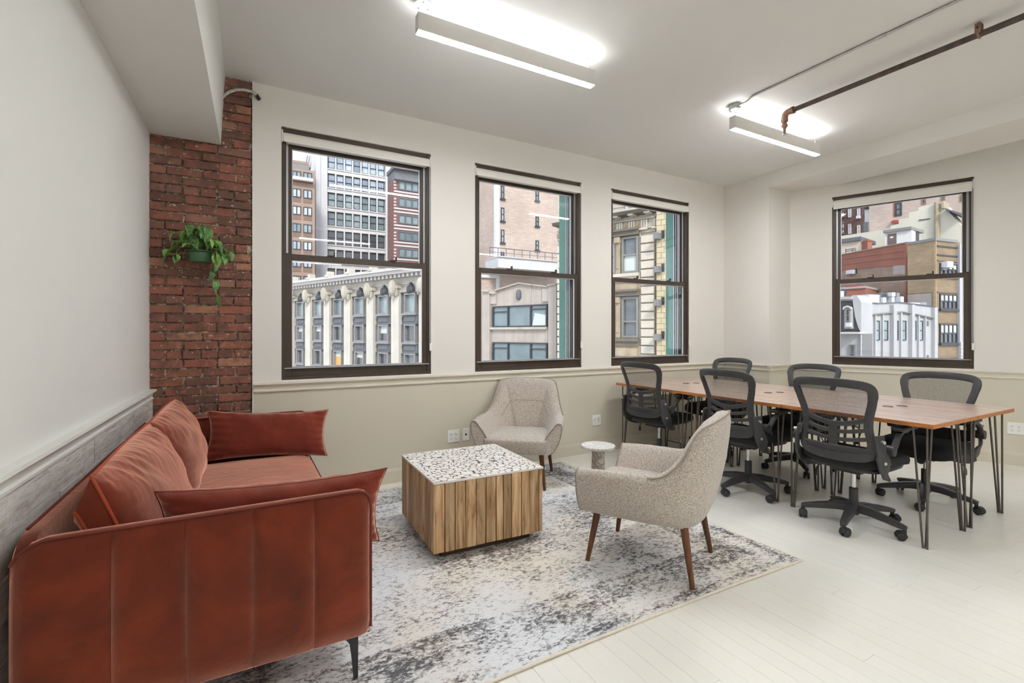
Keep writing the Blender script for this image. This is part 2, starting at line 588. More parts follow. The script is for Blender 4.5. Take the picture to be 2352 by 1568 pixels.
# ------------------------------------------------------------------ room shell
YA = 4.154                 # window wall
ZC = 3.206                 # ceiling
XP = 5.47                  # front of the corner pier
BO = V((5.898, 3.532, 0))  # where the right wall leaves the pier
BD = V((0.3778, -0.9259, 0)); BN = V((0.9259, 0.3778, 0))
LO = V((-0.581, YA, 0))    # corner of the left wall
LD = V((0.0160, 0.99987, 0)); LN = V((-0.99987, 0.0160, 0))
def frame(o, dx, n):
    return Matrix(((dx.x, n.x, 0, o.x), (dx.y, n.y, 0, o.y), (0, 0, 1, o.z), (0, 0, 0, 1)))
FB = frame(BO, BD, BN)
FL = frame(LO, LD, LN)

PLAN = [(-1.2, -6.3), (10.05, -6.3), (6.02, 3.6), (6.02, YA + 0.2), (-1.2, YA + 0.2)]
slab = lambda z0, z1: MB().prism([V((x, y, z0)) for x, y in PLAN], [V((x, y, z1)) for x, y in PLAN])
floor = struct('floor', slab(-0.2, -0.012), m_gap)
x = -0.85
random.seed(3)
while x < 9.7:
    w = 0.083
    n = 1 if x > 5.3 else 2
    yt = YA + 0.05 if x < 5.75 else 3.60 - (x - 5.898) * 2.4507
    ys = [-6.2] + ([rnd(0.3, 3.2)] if n == 2 else []) + [yt]
    for a, b in zip(ys[:-1], ys[1:]):
        obj('plank', MB().box(x + 0.0004, x + w - 0.0004, a + 0.0005, b - 0.0005, -0.014, rnd(-0.0006, 0.0)), m_floor, floor)
    x += w
struct('ceiling', slab(ZC, ZC + 0.2), m_ceil)
struct('ground', MB().box(-60, 260, -60, 180, -28.5, -28), plain('street_asphalt', srgb(150, 148, 144), 0.9))

# window openings
SILL, HEAD = 0.93, 2.912
WINS = [(0.250, 1.470), (1.906, 3.160), (3.573, 4.823)]
mb = MB()
xs = 0.055
for a, b in WINS + [(XP + 0.5, None)]:
    mb.box(xs, a, YA, YA + 0.25, -0.1, ZC + 0.1)
    if b is None: break
    mb.box(a, b, YA, YA + 0.25, -0.1, SILL)
    mb.box(a, b, YA, YA + 0.25, HEAD, ZC + 0.1)
    xs = b
wall_back = struct('wall_back', mb, m_wall)
obj('dado', MB().box(0.055, XP, YA - 0.004, YA + 0.01, 0.0, 0.86), m_dado, wall_back)
# pier in the corner
pier = struct('wall_pier', MB().box(XP, 6.02, 3.532, YA + 0.2, -0.1, 3.03), m_wall)
obj('dado', MB().box(XP - 0.004, XP + 0.01, 3.5405, YA, 0, 0.86).box(XP - 0.004, 5.9, 3.528, 3.54, 0, 0.86), m_dado, pier)
# right wall (skew), local x runs towards the viewer
B0, B1 = 0.432, 1.646
mb = MB()
mb.box(-0.4, B0, 0, 0.25, -0.1, ZC + 0.1).box(B1, 10.8, 0, 0.25, -0.1, ZC + 0.1)
mb.box(B0, B1, 0, 0.25, -0.1, SILL).box(B0, B1, 0, 0.25, HEAD - 0.014, ZC + 0.1)
wall_right = struct('wall_right', mb, m_wall, M=FB)
obj('dado', MB().box(0, 10.6, -0.004, 0.01, 0.0, 0.86), m_dado, wall_right)
# left wall
wall_left = struct('wall_left', MB().box(-10.6, 0.2, 0, 0.2, -0.1, ZC + 0.1), m_wall_left, M=FL)
random.seed(11)
for row in range(7):
    z1 = 0.838 - row * 0.122
    s = -rnd(0.0, 0.4)
    first = True
    a = 0.0
    while a > -5.2:
        b = a - (rnd(0.45, 1.15) if not first else rnd(0.2, 0.9))
        first = False
        if z1 - 0.122 > -0.02 or True:
            obj('plank', MB().box(b + 0.0012, a - 0.0012, -rnd(0.013, 0.02), 0.0, max(0.0, z1 - 0.1205), z1), m_plank, wall_left, bevel=0.0015, seg=1)
        a = b
# wall behind the viewer
struct('wall_front', MB().box(-1.2, 10.05, -6.3, -6.1, -0.1, ZC + 0.1), m_wall)

# mouldings
def moulding(mb, s0, s1, ztop, M=None, inv=1, big=1.0):
    P = [(0.0, ztop), (0.030, ztop), (0.032, ztop - 0.012), (0.024, ztop - 0.020), (0.016, ztop - 0.030), (0.012, ztop - 0.052), (0.018, ztop - 0.058), (0.018, ztop - 0.068), (0.010, ztop - 0.074), (0.0, ztop - 0.074)]
    lo = [V((s0, -d * big, z)) for d, z in P]
    hi = [V((s1, -d * big, z)) for d, z in P]
    if M: lo, hi = [M @ p for p in lo], [M @ p for p in hi]
    mb.prism(lo, hi)
    return mb
def base(mb, s0, s1, M=None):
    P = [(0.0, 0.125), (0.008, 0.125), (0.014, 0.108), (0.016, 0.098), (0.016, 0.0), (0.0, 0.0)]
    lo = [V((s0, -d, z)) for d, z in P]; hi = [V((s1, -d, z)) for d, z in P]
    if M: lo, hi = [M @ p for p in lo], [M @ p for p in hi]
    mb.prism(lo, hi)
    return mb
FA = frame(V((0, YA, 0)), V((1, 0, 0)), V((0, 1, 0)))
FP = frame(V((XP, 0, 0)), V((0, -1, 0)), V((1, 0, 0)))          # pier front
FQ = frame(V((0, 3.532, 0)), V((1, 0, 0)), V((0, 1, 0)))        # pier side
struct('trim_1', moulding(MB(), 0.055, XP, 0.916, FA), m_rail)
struct('trim_2', moulding(moulding(MB(), -YA, -3.502, 0.916, FP), XP - 0.03, 5.91, 0.916, FQ), m_rail)
struct('trim_3', moulding(MB(), -0.01, 10.6, 0.916, FB), m_rail)
mbl = moulding(MB(), -10.4, 0.0, 0.907, FL, big=1.35)
struct('trim_4', mbl, m_rail_left)
struct('baseboard_back', base(MB(), 0.055, XP, FA), m_dado)
struct('baseboard_pier', base(base(MB(), -YA, -3.516, FP), XP - 0.016, 5.9, FQ), m_dado)
struct('baseboard_right', base(MB(), 0, 10.6, FB), m_dado)
# boxed beams under the ceiling
struct('ceiling_beam', MB().box(XP, 6.09, -6.1, YA + 0.1, 3.03, ZC + 0.02), m_wall)
lo = [FL @ V((-10.4, 0.02, 2.69)), FL @ V((-10.4, -0.425, 2.69)), FL @ V((-10.4, -0.455, ZC + 0.02)), FL @ V((-10.4, 0.02, ZC + 0.02))]
hi = [FL @ V((0.1, 0.02, 2.69)), FL @ V((0.1, -0.425, 2.69)), FL @ V((0.1, -0.455, ZC + 0.02)), FL @ V((0.1, 0.02, ZC + 0.02))]
struct('ceiling_beam', MB().prism(lo, hi), m_wall_left)

# brick pier at the left end of the window wall
BX0, BX1 = -0.600, 0.046
bw = struct('wall_brick', MB().box(BX0 - 0.1, BX1 + 0.004, YA + 0.012, YA + 0.25, -0.1, ZC + 0.1), m_mortar)
struct('trim_5', MB().box(BX1 + 0.003, 0.058, YA - 0.012, YA + 0.012, 0.0, ZC), m_wall)
random.seed(21)
z, course = 0.0, 0
while z < ZC:
    bh = 0.0655
    if course % 6 == 5:
        edges = [BX0 + k * 0.105 for k in range(7)]
    elif course % 2:
        edges = [BX0, BX0 + 0.108, BX0 + 0.325, BX0 + 0.540]
    else:
        edges = [BX0, BX0 + 0.212, BX0 + 0.424]
    edges = [e + rnd(-0.006, 0.006) for e in edges] + [BX1 + 0.003]
    edges[0] = BX0
    for a, b in zip(edges[:-1], edges[1:]):
        if b - a < 0.03: continue
        d = rnd(-0.006, 0.010)
        dz = rnd(-0.002, 0.002)
        g = rnd(0.0035, 0.0085)
        z1 = min(z + bh - rnd(0.0075, 0.0115) + dz, ZC)
        M_ = MB()
        j = lambda: rnd(-0.0025, 0.0025)
        ls = []
        for yy, ins in ((YA + 0.03, 0), (YA + 0.004 - d, 0), (YA - d, 0.004)):
            ls.append([V((a + g + ins + j(), yy, z + ins + j())), V((b - g - ins + j(), yy, z + ins + j())), V((b - g - ins + j(), yy, z1 - ins + j())), V((a + g + ins + j(), yy, z1 - ins + j()))])
        M_.loops(ls)
        obj('brick', M_, m_brick, bw)
    z += bh
    course += 1

# ------------------------------------------------------------------ windows
def window(n, M, w, sill, head, copper=False, hem=-0.117):
    r = struct('window_%d' % n, MB().box(0.0, w, 0.006, 0.16, -0.006, 0.022).box(0, w, 0.02, 0.16, head - sill - 0.05, head - sill)
               .box(0, 0.034, 0.012, 0.16, 0.0, head - sill).box(w - 0.034, w, 0.012, 0.16, 0, head - sill), m_bronze, M=M, bevel=0.003)
    hgt = head - sill
    mid = 0.965
    def sash(name, y0, z0, z1, st, rb, rt):
        s = obj(name, MB().box(0.03, 0.03 + st, y0, y0 + 0.04, z0, z1).box(w - 0.03 - st, w - 0.03, y0, y0 + 0.04, z0, z1)
                .box(0.03 + st, w - 0.03 - st, y0, y0 + 0.04, z0, z0 + rb).box(0.03 + st, w - 0.03 - st, y0, y0 + 0.04, z1 - rt, z1), m_bronze, r, bevel=0.003)
        x0, x1, a, b = 0.03 + st, w - 0.03 - st, z0 + rb, z1 - rt
        obj('pane', MB().box(x0 - 0.004, x1 + 0.004, y0 + 0.019, y0 + 0.023, a - 0.004, b + 0.004), m_glass, s)
        t = 0.006
        obj('glazing_bead', MB().box(x0, x0 + t, y0 + 0.006, y0 + 0.018, a, b).box(x1 - t, x1, y0 + 0.006, y0 + 0.018, a, b)
            .box(x0 + t, x1 - t, y0 + 0.006, y0 + 0.018, a, a + t).box(x0 + t, x1 - t, y0 + 0.006, y0 + 0.018, b - t, b), m_bead, s)
        return s
    lo = sash('lower_sash', 0.02, 0.012, mid + 0.03, 0.045, 0.085, 0.05)
    for k in (0.3, 0.72):
        obj('sash_lock', MB().box(w * k - 0.03, w * k + 0.03, 0.0, 0.02, mid + 0.030, mid + 0.036).box(w * k + 0.018, w * k + 0.03, -0.004, 0.02, mid + 0.036, mid + 0.062), m_bronze2, lo)
    up = sash('upper_sash', 0.075, mid - 0.02, hgt - 0.03, 0.05, 0.045, 0.108)
    obj('side_track', MB().box(0.034, 0.052, 0.064, 0.072, mid + 0.04, hgt - 0.04).box(w - 0.052, w - 0.034, 0.064, 0.072, mid + 0.04, hgt - 0.04), m_bead, r)
    obj('bottom_lip', MB().box(0.02, w - 0.02, -0.002, 0.022, 0.088, 0.094), m_bead, r)
    if copper:
        obj('copper_jamb', MB().box(w - 0.075, w + 0.01, 0.188, 0.310, -0.1, hgt + 0.1), m_copper, r)
        obj('storm_track', MB().box(w - 0.070, w - 0.03, 0.122, 0.130, 0, hgt).box(w - 0.072, w - 0.03, 0.150, 0.156, 0, hgt).box(w - 0.074, w - 0.03, 0.176, 0.186, 0, hgt), m_bead, r)
        obj('track_groove', MB().box(w - 0.062, w - 0.03, 0.124, 0.186, 0, hgt), m_bronze2, r)
    # roller blind, rolled up
    b = thing('roller_blind', '', 'blind')
    b.matrix_world = M @ Matrix.Translation((0, 0, hgt))
    zc = -0.076
    obj('roll', MB().tube([(0.012, 0.034, zc), (w - 0.012, 0.034, zc)], 0.041, 24), m_blind, b, smooth=40)
    obj('hanging_cloth', MB().box(0.014, w - 0.014, -0.0075, -0.005, hem, zc - 0.004), m_blind, b)
    obj('hem_bar', MB().box(0.014, w - 0.014, -0.011, -0.002, hem - 0.002, hem + 0.012), m_white, b, bevel=0.003)
    obj('bracket', MB().box(0.001, 0.010, -0.008, 0.07, zc - 0.045, zc + 0.050), m_white, b, bevel=0.002)
    obj('bracket', MB().box(w - 0.010, w - 0.001, -0.008, 0.07, zc - 0.045, zc + 0.050), m_white, b, bevel=0.002)
    xr = w - 0.004
    obj('bead_chain', MB().tube([(xr, -0.012, zc), (xr, -0.012, -1.72)], 0.0025, 6).tube([(xr - 0.012, -0.014, zc), (xr - 0.012, -0.014, -1.72)], 0.0025, 6), m_white, b)
    obj('chain_tensioner', MB().box(xr - 0.015, xr + 0.007, -0.020, -0.001, -1.775, -1.705), m_white, b, bevel=0.004)
    return r, b
labs = ['rolled-up white roller blind at the top of the window nearest the brick pier',
        'rolled-up white roller blind at the top of the middle window of three',
        'rolled-up white roller blind at the top of the window behind the far office chair',
        'rolled-up white roller blind on the lone window in the right wall']
for i, (a, b) in enumerate(WINS):
    r_, bl = window(i + 1, Matrix.Translation((a, YA, SILL)), b - a, SILL, HEAD, copper=i > 0)
    bl['label'] = labs[i]; bl['group'] = 'roller blinds'
r_, bl = window(4, FB @ Matrix.Translation((B0, 0, SILL)), B1 - B0, SILL, HEAD - 0.014, hem=-0.145)
bl['label'] = labs[3]; bl['group'] = 'roller blinds'

# ------------------------------------------------------------------ pendant lamps, pipes
def pendant(x0, x1, y, label):
    t = thing('pendant_lamp', label, 'lamp', ((x0 + x1) / 2, y, 2.998), 0, 'linear pendant lamps')
    L = (x1 - x0) / 2
    obj('housing', MB().box(-L, L, -0.027, -0.024, 0.004, 0.104).box(-L, L, 0.024, 0.027, 0.004, 0.104), m_lamp, t)
    obj('end_cap', MB().box(-L - 0.003, -L, -0.028, 0.028, 0.002, 0.106), m_lamp, t, bevel=0.002)
    obj('end_cap', MB().box(L, L + 0.003, -0.028, 0.028, 0.002, 0.106), m_lamp, t, bevel=0.002)
    d = obj('diffuser', MB().box(-L, L, -0.0235, 0.0235, 0.0, 0.010), m_glow, t, label='glowing white strip under the lamp')
    d = obj('diffuser', MB().box(-L, L, -0.0235, 0.0235, 0.094, 0.100), m_glow_up, t, label='glowing white strip on top of the lamp')
    zc = ZC - 2.998
    for s in (-1, 1):
        obj('cable', MB().tube([(s * (L - 0.035), 0, 0.10), (s * (L - 0.035), 0, zc)], 0.0022, 6), m_steel, t)
    obj('cable_gripper', MB().lathe([(0.007, 0.10), (0.007, 0.125), (0.003, 0.135)], 10, (L - 0.035, 0, 0)), m_steel, t)
    obj('ceiling_screw', MB().lathe([(0.003, zc - 0.03), (0.009, zc - 0.022), (0.009, zc)], 10, (L - 0.035, 0, 0)), m_steel, t)
    c = obj('canopy', MB().lathe([(0.0, zc - 0.047), (0.046, zc - 0.047), (0.052, zc - 0.043), (0.052, zc)], 8, (-L + 0.035, 0, 0)), m_steel if x0 > 3 else m_white, t, smooth=30)
    for a in (0.4, 2.2, 4.4):
        obj('screw', MB().lathe([(0.0, -0.004), (0.005, -0.003), (0.005, 0.0)], 8, (-L + 0.035 + 0.034 * cos(a), 0.034 * sin(a), zc - 0.047)), m_dark, c)
    return t
pendant(0.853, 2.100, 2.64, 'white linear pendant lamp hanging over the wooden coffee table')
pendant(3.555, 4.800, 2.615, 'white linear pendant lamp hanging over the middle of the desks')
pendant(0.853, 2.100, -0.9, 'white linear pendant lamp overhead behind the viewer, nearer the left wall')
pendant(3.555, 4.800, -0.9, 'white linear pendant lamp overhead behind the viewer, nearer the right wall')
pendant(0.853, 2.100, -4.2, 'white linear pendant lamp at the back of the room, nearer the left wall')
pendant(3.555, 4.800, -4.2, 'white linear pendant lamp at the back of the room, nearer the right wall')

cd = thing('ceiling_conduit', 'thin galvanised conduit running along the ceiling to a lamp over the desks', 'conduit', (3.575, 2.50, ZC - 0.012))
obj('tube', MB().tube(smoothpath([(0, 0.06, -0.012), (-0.005, 0, -0.012), (-0.012, -0.06, 0.002), (-0.012, -0.16, 0.002)]) + [V((-0.012, -8.4, 0.002))], 0.0085, 10), m_steel, cd, smooth=60)
for yy in (-0.95, -2.6, -4.6):
    obj('coupling', MB().tube([(-0.012, yy - 0.03, 0.002), (-0.012, yy + 0.03, 0.002)], 0.0115, 10), m_steel, cd, smooth=60)
c1 = tag(obj('ceiling_conduit', MB().tube([(0.80, 2.655, ZC - 0.012), (0.40, 2.655, ZC - 0.012), (-0.12, 2.655, ZC - 0.012)], 0.009, 10), m_white, smooth=60),
         'short white conduit running from the lamp over the coffee table to the beam', 'conduit')

pp = thing('sprinkler_pipe', 'rusty brown sprinkler pipe hung under the ceiling along the room', 'pipe', (3.94, 2.39, 3.13))
obj('pipe', MB().tube([(0, 0, 0), (0.004, -8.3, 0)], 0.0185, 14), m_pipe, pp, smooth=60)
obj('elbow', MB().tube(smoothpath([(0, -0.05, 0), (0, -0.012, 0), (0, 0.012, -0.016), (0, 0.018, -0.055)]), 0.025, 14), m_rust, pp, smooth=60)
obj('elbow_collar', MB().tube([(0, -0.062, 0), (0, -0.040, 0)], 0.029, 14), m_rust, pp, smooth=40)
obj('elbow_collar', MB().tube([(0, 0.018, -0.048), (0, 0.018, -0.072)], 0.028, 14), m_rust, pp, smooth=40)
obj('reducer', MB().lathe([(0.017, -0.072), (0.017, -0.088), (0.024, -0.092), (0.024, -0.112), (0.014, -0.122), (0.012, -0.135)], 14, (0, 0.018, 0)), m_rust, pp, smooth=40)
sh = obj('sprinkler_head', MB().lathe([(0.010, -0.133), (0.012, -0.145), (0.006, -0.150), (0.005, -0.172)], 12, (0, 0.018, 0)).tube([(0.014, 0.018, -0.143), (0.012, 0.018, -0.163), (0.003, 0.018, -0.174)], 0.0025, 6).tube([(-0.014, 0.018, -0.143), (-0.012, 0.018, -0.163), (-0.003, 0.018, -0.174)], 0.0025, 6), m_rust, pp, smooth=40)
obj('deflector', MB().lathe([(0.0, -0.178), (0.018, -0.177), (0.018, -0.174), (0.0, -0.173)], 12, (0, 0.018, 0)), m_steel, sh, smooth=40)
def hanger(y):
    h = obj('pipe_hanger', MB().tube([(0.021 * cos(a), y, 0.021 * sin(a)) for a in [i * 2 * pi / 20 for i in range(20)]], 0.006, 8, closed=True)
        .box(-0.024, -0.018, y - 0.014, y + 0.014, 0.0, 0.060).box(0.018, 0.024, y - 0.014, y + 0.014, 0.0, 0.060).box(-0.024, 0.024, y - 0.014, y + 0.014, 0.058, 0.064).box(-0.005, 0.005, y - 0.005, y + 0.005, 0.062, 0.078), m_rust, pp)
    obj('bolt', MB().tube([(-0.032, y, 0.036), (0.032, y, 0.036)], 0.005, 8), m_dark, h)
hanger(-1.20); hanger(-4.2)

fx = thing('flexible_conduit', 'bare flexible metal conduit sticking out at the top of the brick pier', 'conduit', (-0.13, 4.06, 3.02))
pth = smoothpath([(-0.03, 0.02, -0.03), (0.03, 0.0, 0.03), (0.10, 0.01, 0.07), (0.17, 0.035, 0.085), (0.205, 0.06, 0.08)], 14)
obj('armour', MB().tube(pth, [0.0125 if i % 2 else 0.0105 for i in range(len(pth))], 10), m_steel, fx, smooth=20)
obj('end_fitting', MB().tube([(0.203, 0.058, 0.081), (0.225, 0.088, 0.062)], 0.014, 10), m_dark, fx, smooth=40)

# ------------------------------------------------------------------ outlets
def outlet(M, gangs, label, name='power_outlet'):
    w = 0.115 if gangs == 2 else 0.07
    t = thing(name, label, 'outlet', group=None)
    t.matrix_world = M
    obj('cover_plate', MB().box(-w / 2, w / 2, -0.007, 0.0, -0.0575, 0.0575), m_white, t, bevel=0.003)
    if name == 'power_outlet':
        for gx in ((-0.024, 0.024) if gangs == 2 else (0,)):
            for gz in (-0.02, 0.02):
                rc = obj('receptacle', MB().superbox(gx, -0.0075, gz, 0.0165, 0.003, 0.0145, 0.3, 0.5, 16, 6), m_white, t, smooth=40)
                obj('slot', MB().box(gx - 0.0075, gx - 0.005, -0.0112, -0.0095, gz - 0.002, gz + 0.007).box(gx + 0.005, gx + 0.0075, -0.0112, -0.0095, gz - 0.001, gz + 0.006).box(gx - 0.0022, gx + 0.0022, -0.0112, -0.0095, gz - 0.010, gz - 0.006), m_dark, rc)
        for gx in ((-0.024, 0.024) if gangs == 2 else (0,)):
            obj('screw', MB().box(gx - 0.003, gx + 0.003, -0.0082, -0.0068, -0.003, 0.003), m_steel, t)
    else:
        obj('jack', MB().box(-0.008, 0.008, -0.0085, -0.006, -0.008, 0.008), m_dark, t)
        for gz in (-0.042, 0.042):
            obj('screw', MB().box(-0.003, 0.003, -0.0085, -0.0065, gz - 0.003, gz + 0.003), m_steel, t)
    return t
outlet(Matrix.Translation((1.685, YA - 0.004, 0.347)), 2, 'white four-socket outlet on the beige wall, beside a network jack')
outlet(Matrix.Translation((1.808, YA - 0.004, 0.349)), 1, 'white single network jack plate on the beige wall by a power outlet', 'network_jack')
outlet(Matrix.Translation((3.358, YA - 0.004, 0.346)), 2, 'white four-socket outlet on the wall between the armchairs and the desks')
outlet(FB @ Matrix.Translation((1.941, -0.004, 0.360)), 2, 'white four-socket outlet low on the right wall past the desk end')
# ------------------------------------------------------------------ rug
RUGX, RUGY = 1.245, 2.79
rg = thing('area_rug', 'large distressed grey and white area rug under the coffee table and armchairs', 'rug', (RUGX, RUGY, 0))
hx, hy = 1.525, 1.19
def rugpt(u, v, z):
    x, y = (2 * u - 1) * hx, (2 * v - 1) * hy
    return V((x, y + 0.010 * sin(x * 2.1 + 0.6) * abs(y) / hy, z + 0.0015 * (sin(x * 5 + y * 3) + 1)))
mb = MB().grid(lambda u, v: rugpt(u, v, 0.009), 40, 30)
obj('pile', mb, m_rug, rg, smooth=180)
edge = []
for k in range(40): edge.append(rugpt(k / 40, 0, 0.005))
for k in range(30): edge.append(rugpt(1, k / 30, 0.005))
for k in range(40): edge.append(rugpt(1 - k / 40, 1, 0.005))
for k in range(30): edge.append(rugpt(0, 1 - k / 30, 0.005))
obj('binding', MB().tube(edge, 0.0065, 8, closed=True), m_bind, rg, smooth=60)

# ------------------------------------------------------------------ sofa
SX0, SX1, SY0, SY1 = -0.565, 0.405, 1.80, 3.905
sofa = thing('sofa', 'rust orange velvet sofa with channel-tufted arms along the left wall', 'sofa', (0, 0, 0))
AT = 0.722     # arm top
AB = 0.190     # body bottom
TH = 0.055
def corner_top(x, x0, x1, zt, r0, r1):
    if x < x0 + r0:
        d = (x0 + r0 - x) / r0
        return zt - r0 * (1 - sqrt(max(0, 1 - d * d)))
    if x > x1 - r1:
        d = (x - x1 + r1) / r1
        return zt - r1 * (1 - sqrt(max(0, 1 - d * d)))
    return zt
seams = [-0.565, -0.342, -0.162, 0.025, 0.213, 0.405]
def panel_columns(edges, r0, r1):
    xs = []
    for a, b in zip(edges[:-1], edges[1:]):
        for k in range(10):
            xs.append(a + (b - a) * (0.5 - 0.5 * cos(pi * k / 10)))
    xs.append(edges[-1])
    return xs
def channel_panel(edges, zt, zb, th, r0, r1, tf, bulge=0.020, outer=True):
    """tufted panel: section loops at every column; tf maps (along, out, z) to the world"""
    xs = panel_columns(edges, r0, r1)
    ls = []
    x0, x1 = edges[0], edges[-1]
    for x in xs:
        ztop = corner_top(x, x0, x1, zt, r0, r1)
        zbot = zb + (0.03 - 0.03 * sqrt(max(0, 1 - ((x0 + 0.03 - x) / 0.03) ** 2)) if x < x0 + 0.03 else 0) + (0.03 - 0.03 * sqrt(max(0, 1 - ((x - x1 + 0.03) / 0.03) ** 2)) if x > x1 - 0.03 else 0)
        b = 0.0
        for a, c in zip(edges[:-1], edges[1:]):
            if a <= x <= c:
                q = (x - a) / (c - a)
                b = bulge * (1 - (2 * q - 1) ** 8)
        en = min(1.0, min(x - x0, x1 - x) / 0.03)
        rr = 0.014 + 0.02 * (1 - sqrt(max(0, en * (2 - en))))
        l = []
        nz = 9
        for k in range(nz + 1):
            z = zbot + 0.012 + (ztop - 0.016 - zbot - 0.012) * k / nz
            f = min(1.0, min(k, nz - k) / 1.2)
            l.append((x, b * (0.4 + 0.6 * f) - (0 if f > 0.9 else 0.003) - rr + 0.014, z))
        l += [(x, -0.012, ztop), (x, -th * 0.5, ztop + 0.004), (x, -th + 0.012, ztop), (x, -th, ztop - 0.02), (x, -th, zbot + 0.012), (x, -th + 0.012, zbot), (x, -0.012, zbot)]
        ls.append([tf(*p) for p in l])
    return MB().loops(ls)
near_tf = lambda a, o, z: V((a, SY0 - o, z))
far_tf = lambda a, o, z: V((a, SY1 + o, z))
back_tf = lambda a, o, z: V((SX0 - o * 0.5, a, z))
na = obj('arm', channel_panel(seams, AT, AB, TH, 0.09, 0.045, near_tf), m_velvet, sofa, smooth=50)
obj('piping', MB().tube([V((x, SY0 + 0.004, corner_top(x, SX0, SX1, AT, 0.09, 0.045) + 0.001)) for x in panel_columns(seams, 0.09, 0.045)][1:] + [V((SX1 + 0.001, SY0 + 0.004, z)) for z in (0.66, 0.5, 0.3, 0.22)], 0.0048, 8), m_pipingd, na, smooth=60)
fa = obj('arm', channel_panel(seams, AT, AB, TH, 0.09, 0.045, far_tf), m_velvet, sofa, smooth=50)
obj('piping', MB().tube([V((x, SY1 - TH - 0.002, corner_top(x, SX0, SX1, AT, 0.09, 0.045) + 0.001)) for x in panel_columns(seams, 0.09, 0.045)][1:] + [V((SX1 + 0.001, SY1 - TH + 0.002, z)) for z in (0.66, 0.5, 0.3, 0.22)], 0.0048, 8), m_pipingd, fa, smooth=60)
bseams = [SY0 + 0.012 + k * (SY1 - SY0 - 0.024) / 10 for k in range(11)]
bk = obj('back', channel_panel(bseams, AT + 0.002, AB, 0.10, 0.10, 0.10, back_tf, 0.006), m_velvet, sofa, smooth=50)
obj('piping', MB().tube([(SX0 + 0.012, y, AT + 0.006) for y in (SY0 + 0.11, 2.3, 3.0, SY1 - 0.11)], 0.0048, 8), m_pipingd, bk, smooth=60)
obj('seat_base', MB().box(SX0 + 0.06, SX1 - 0.006, SY0 + 0.07, SY1 - 0.07, AB + 0.004, 0.315), m_velvet, sofa, bevel=0.02, seg=3)
# one long seat cushion, crowned
def seat_fn(p):
    u = (p.x + 0.02) / 0.43
    v = (p.y - (SY0 + SY1) / 2) / 0.96
    p.z += 0.030 * (1 - min(1, u * u)) * (1 - min(1, v ** 4)) if p.z > 0.38 else 0
    return p
sc_ = obj('seat_cushion', MB().superbox(-0.020, (SY0 + SY1) / 2, 0.378, 0.432, 0.958, 0.066, 0.42, 0.16, 64, 16, seat_fn), m_velvet, sofa, smooth=60)
def loop_rect(x0, x1, y0, y1, z, r, n=6):
    P = []
    for cx, cy, a0 in ((x1 - r, y1 - r, 0), (x0 + r, y1 - r, 90), (x0 + r, y0 + r, 180), (x1 - r, y0 + r, 270)):
        for k in range(n + 1):
            a = R(a0 + 90 * k / n)
            P.append(V((cx + r * cos(a), cy + r * sin(a), z)))
    return P
obj('piping', MB().tube(loop_rect(-0.452, 0.409, SY0 + 0.0895, SY1 - 0.0895, 0.412, 0.045), 0.0045, 8, closed=True), m_pipingd, sc_, smooth=60)

def cushion(W, Hh, T, seed, corner=0.10, nu=36, nv=30, wr=1.0, flat=False):
    """pillow in local x (width) z (height) y (thickness); two faces joined at the seam"""
    rg_ = random.Random(seed)
    ph = [rg_.uniform(0, 6.28) for _ in range(12)]
    def outline(u, v):
        x = u * (1 - corner * (1 - v * v) * abs(u) ** 3 * 0.55)
        z = v * (1 - corner * (1 - u * u) * abs(v) ** 3 * 0.9)
        return x * W / 2, z * Hh / 2
    def th(u, v):
        a = max(0.0, 1 - abs(u) ** 2.6) ** 0.5
        b = max(0.0, 1 - abs(v) ** 2.4) ** 0.5
        t = T / 2 * a * b
        e = (1 - a * b)
        w = 0.006 * wr * (sin(9 * u + ph[0]) * sin(3 * v + ph[1]) + 0.9 * sin(26 * u + 5 * v + ph[2]) * (abs(v) ** 3) + 0.9 * sin(22 * v + 4 * u + ph[3]) * abs(u) ** 4)
        return t + w * min(1, 3 * a * b)
    mb = MB()
    def side(sg):
        def f(a, b):
            u, v = 2 * a - 1, 2 * b - 1
            u = sin(u * pi / 2) * 0.35 + u * 0.65
            v = sin(v * pi / 2) * 0.35 + v * 0.65
            x, z = outline(u, v)
            return V((x, sg * th(u, v) * (0.75 if (flat and sg > 0) else 1.0), z))
        mb.grid(f, nu, nv)
    side(-1); side(1)
    ring = []
    N = 24
    for k in range(N): ring.append((-1 + 2 * k / N, -1))
    for k in range(N): ring.append((1, -1 + 2 * k / N))
    for k in range(N): ring.append((1 - 2 * k / N, 1))
    for k in range(N): ring.append((-1, 1 - 2 * k / N))
    seam = [V((outline(u, v)[0], 0, outline(u, v)[1])) for u, v in ring]
    return mb, seam
def weld(o):
    w = o.modifiers.new('weld', 'WELD')
    w.merge_threshold = 0.0008
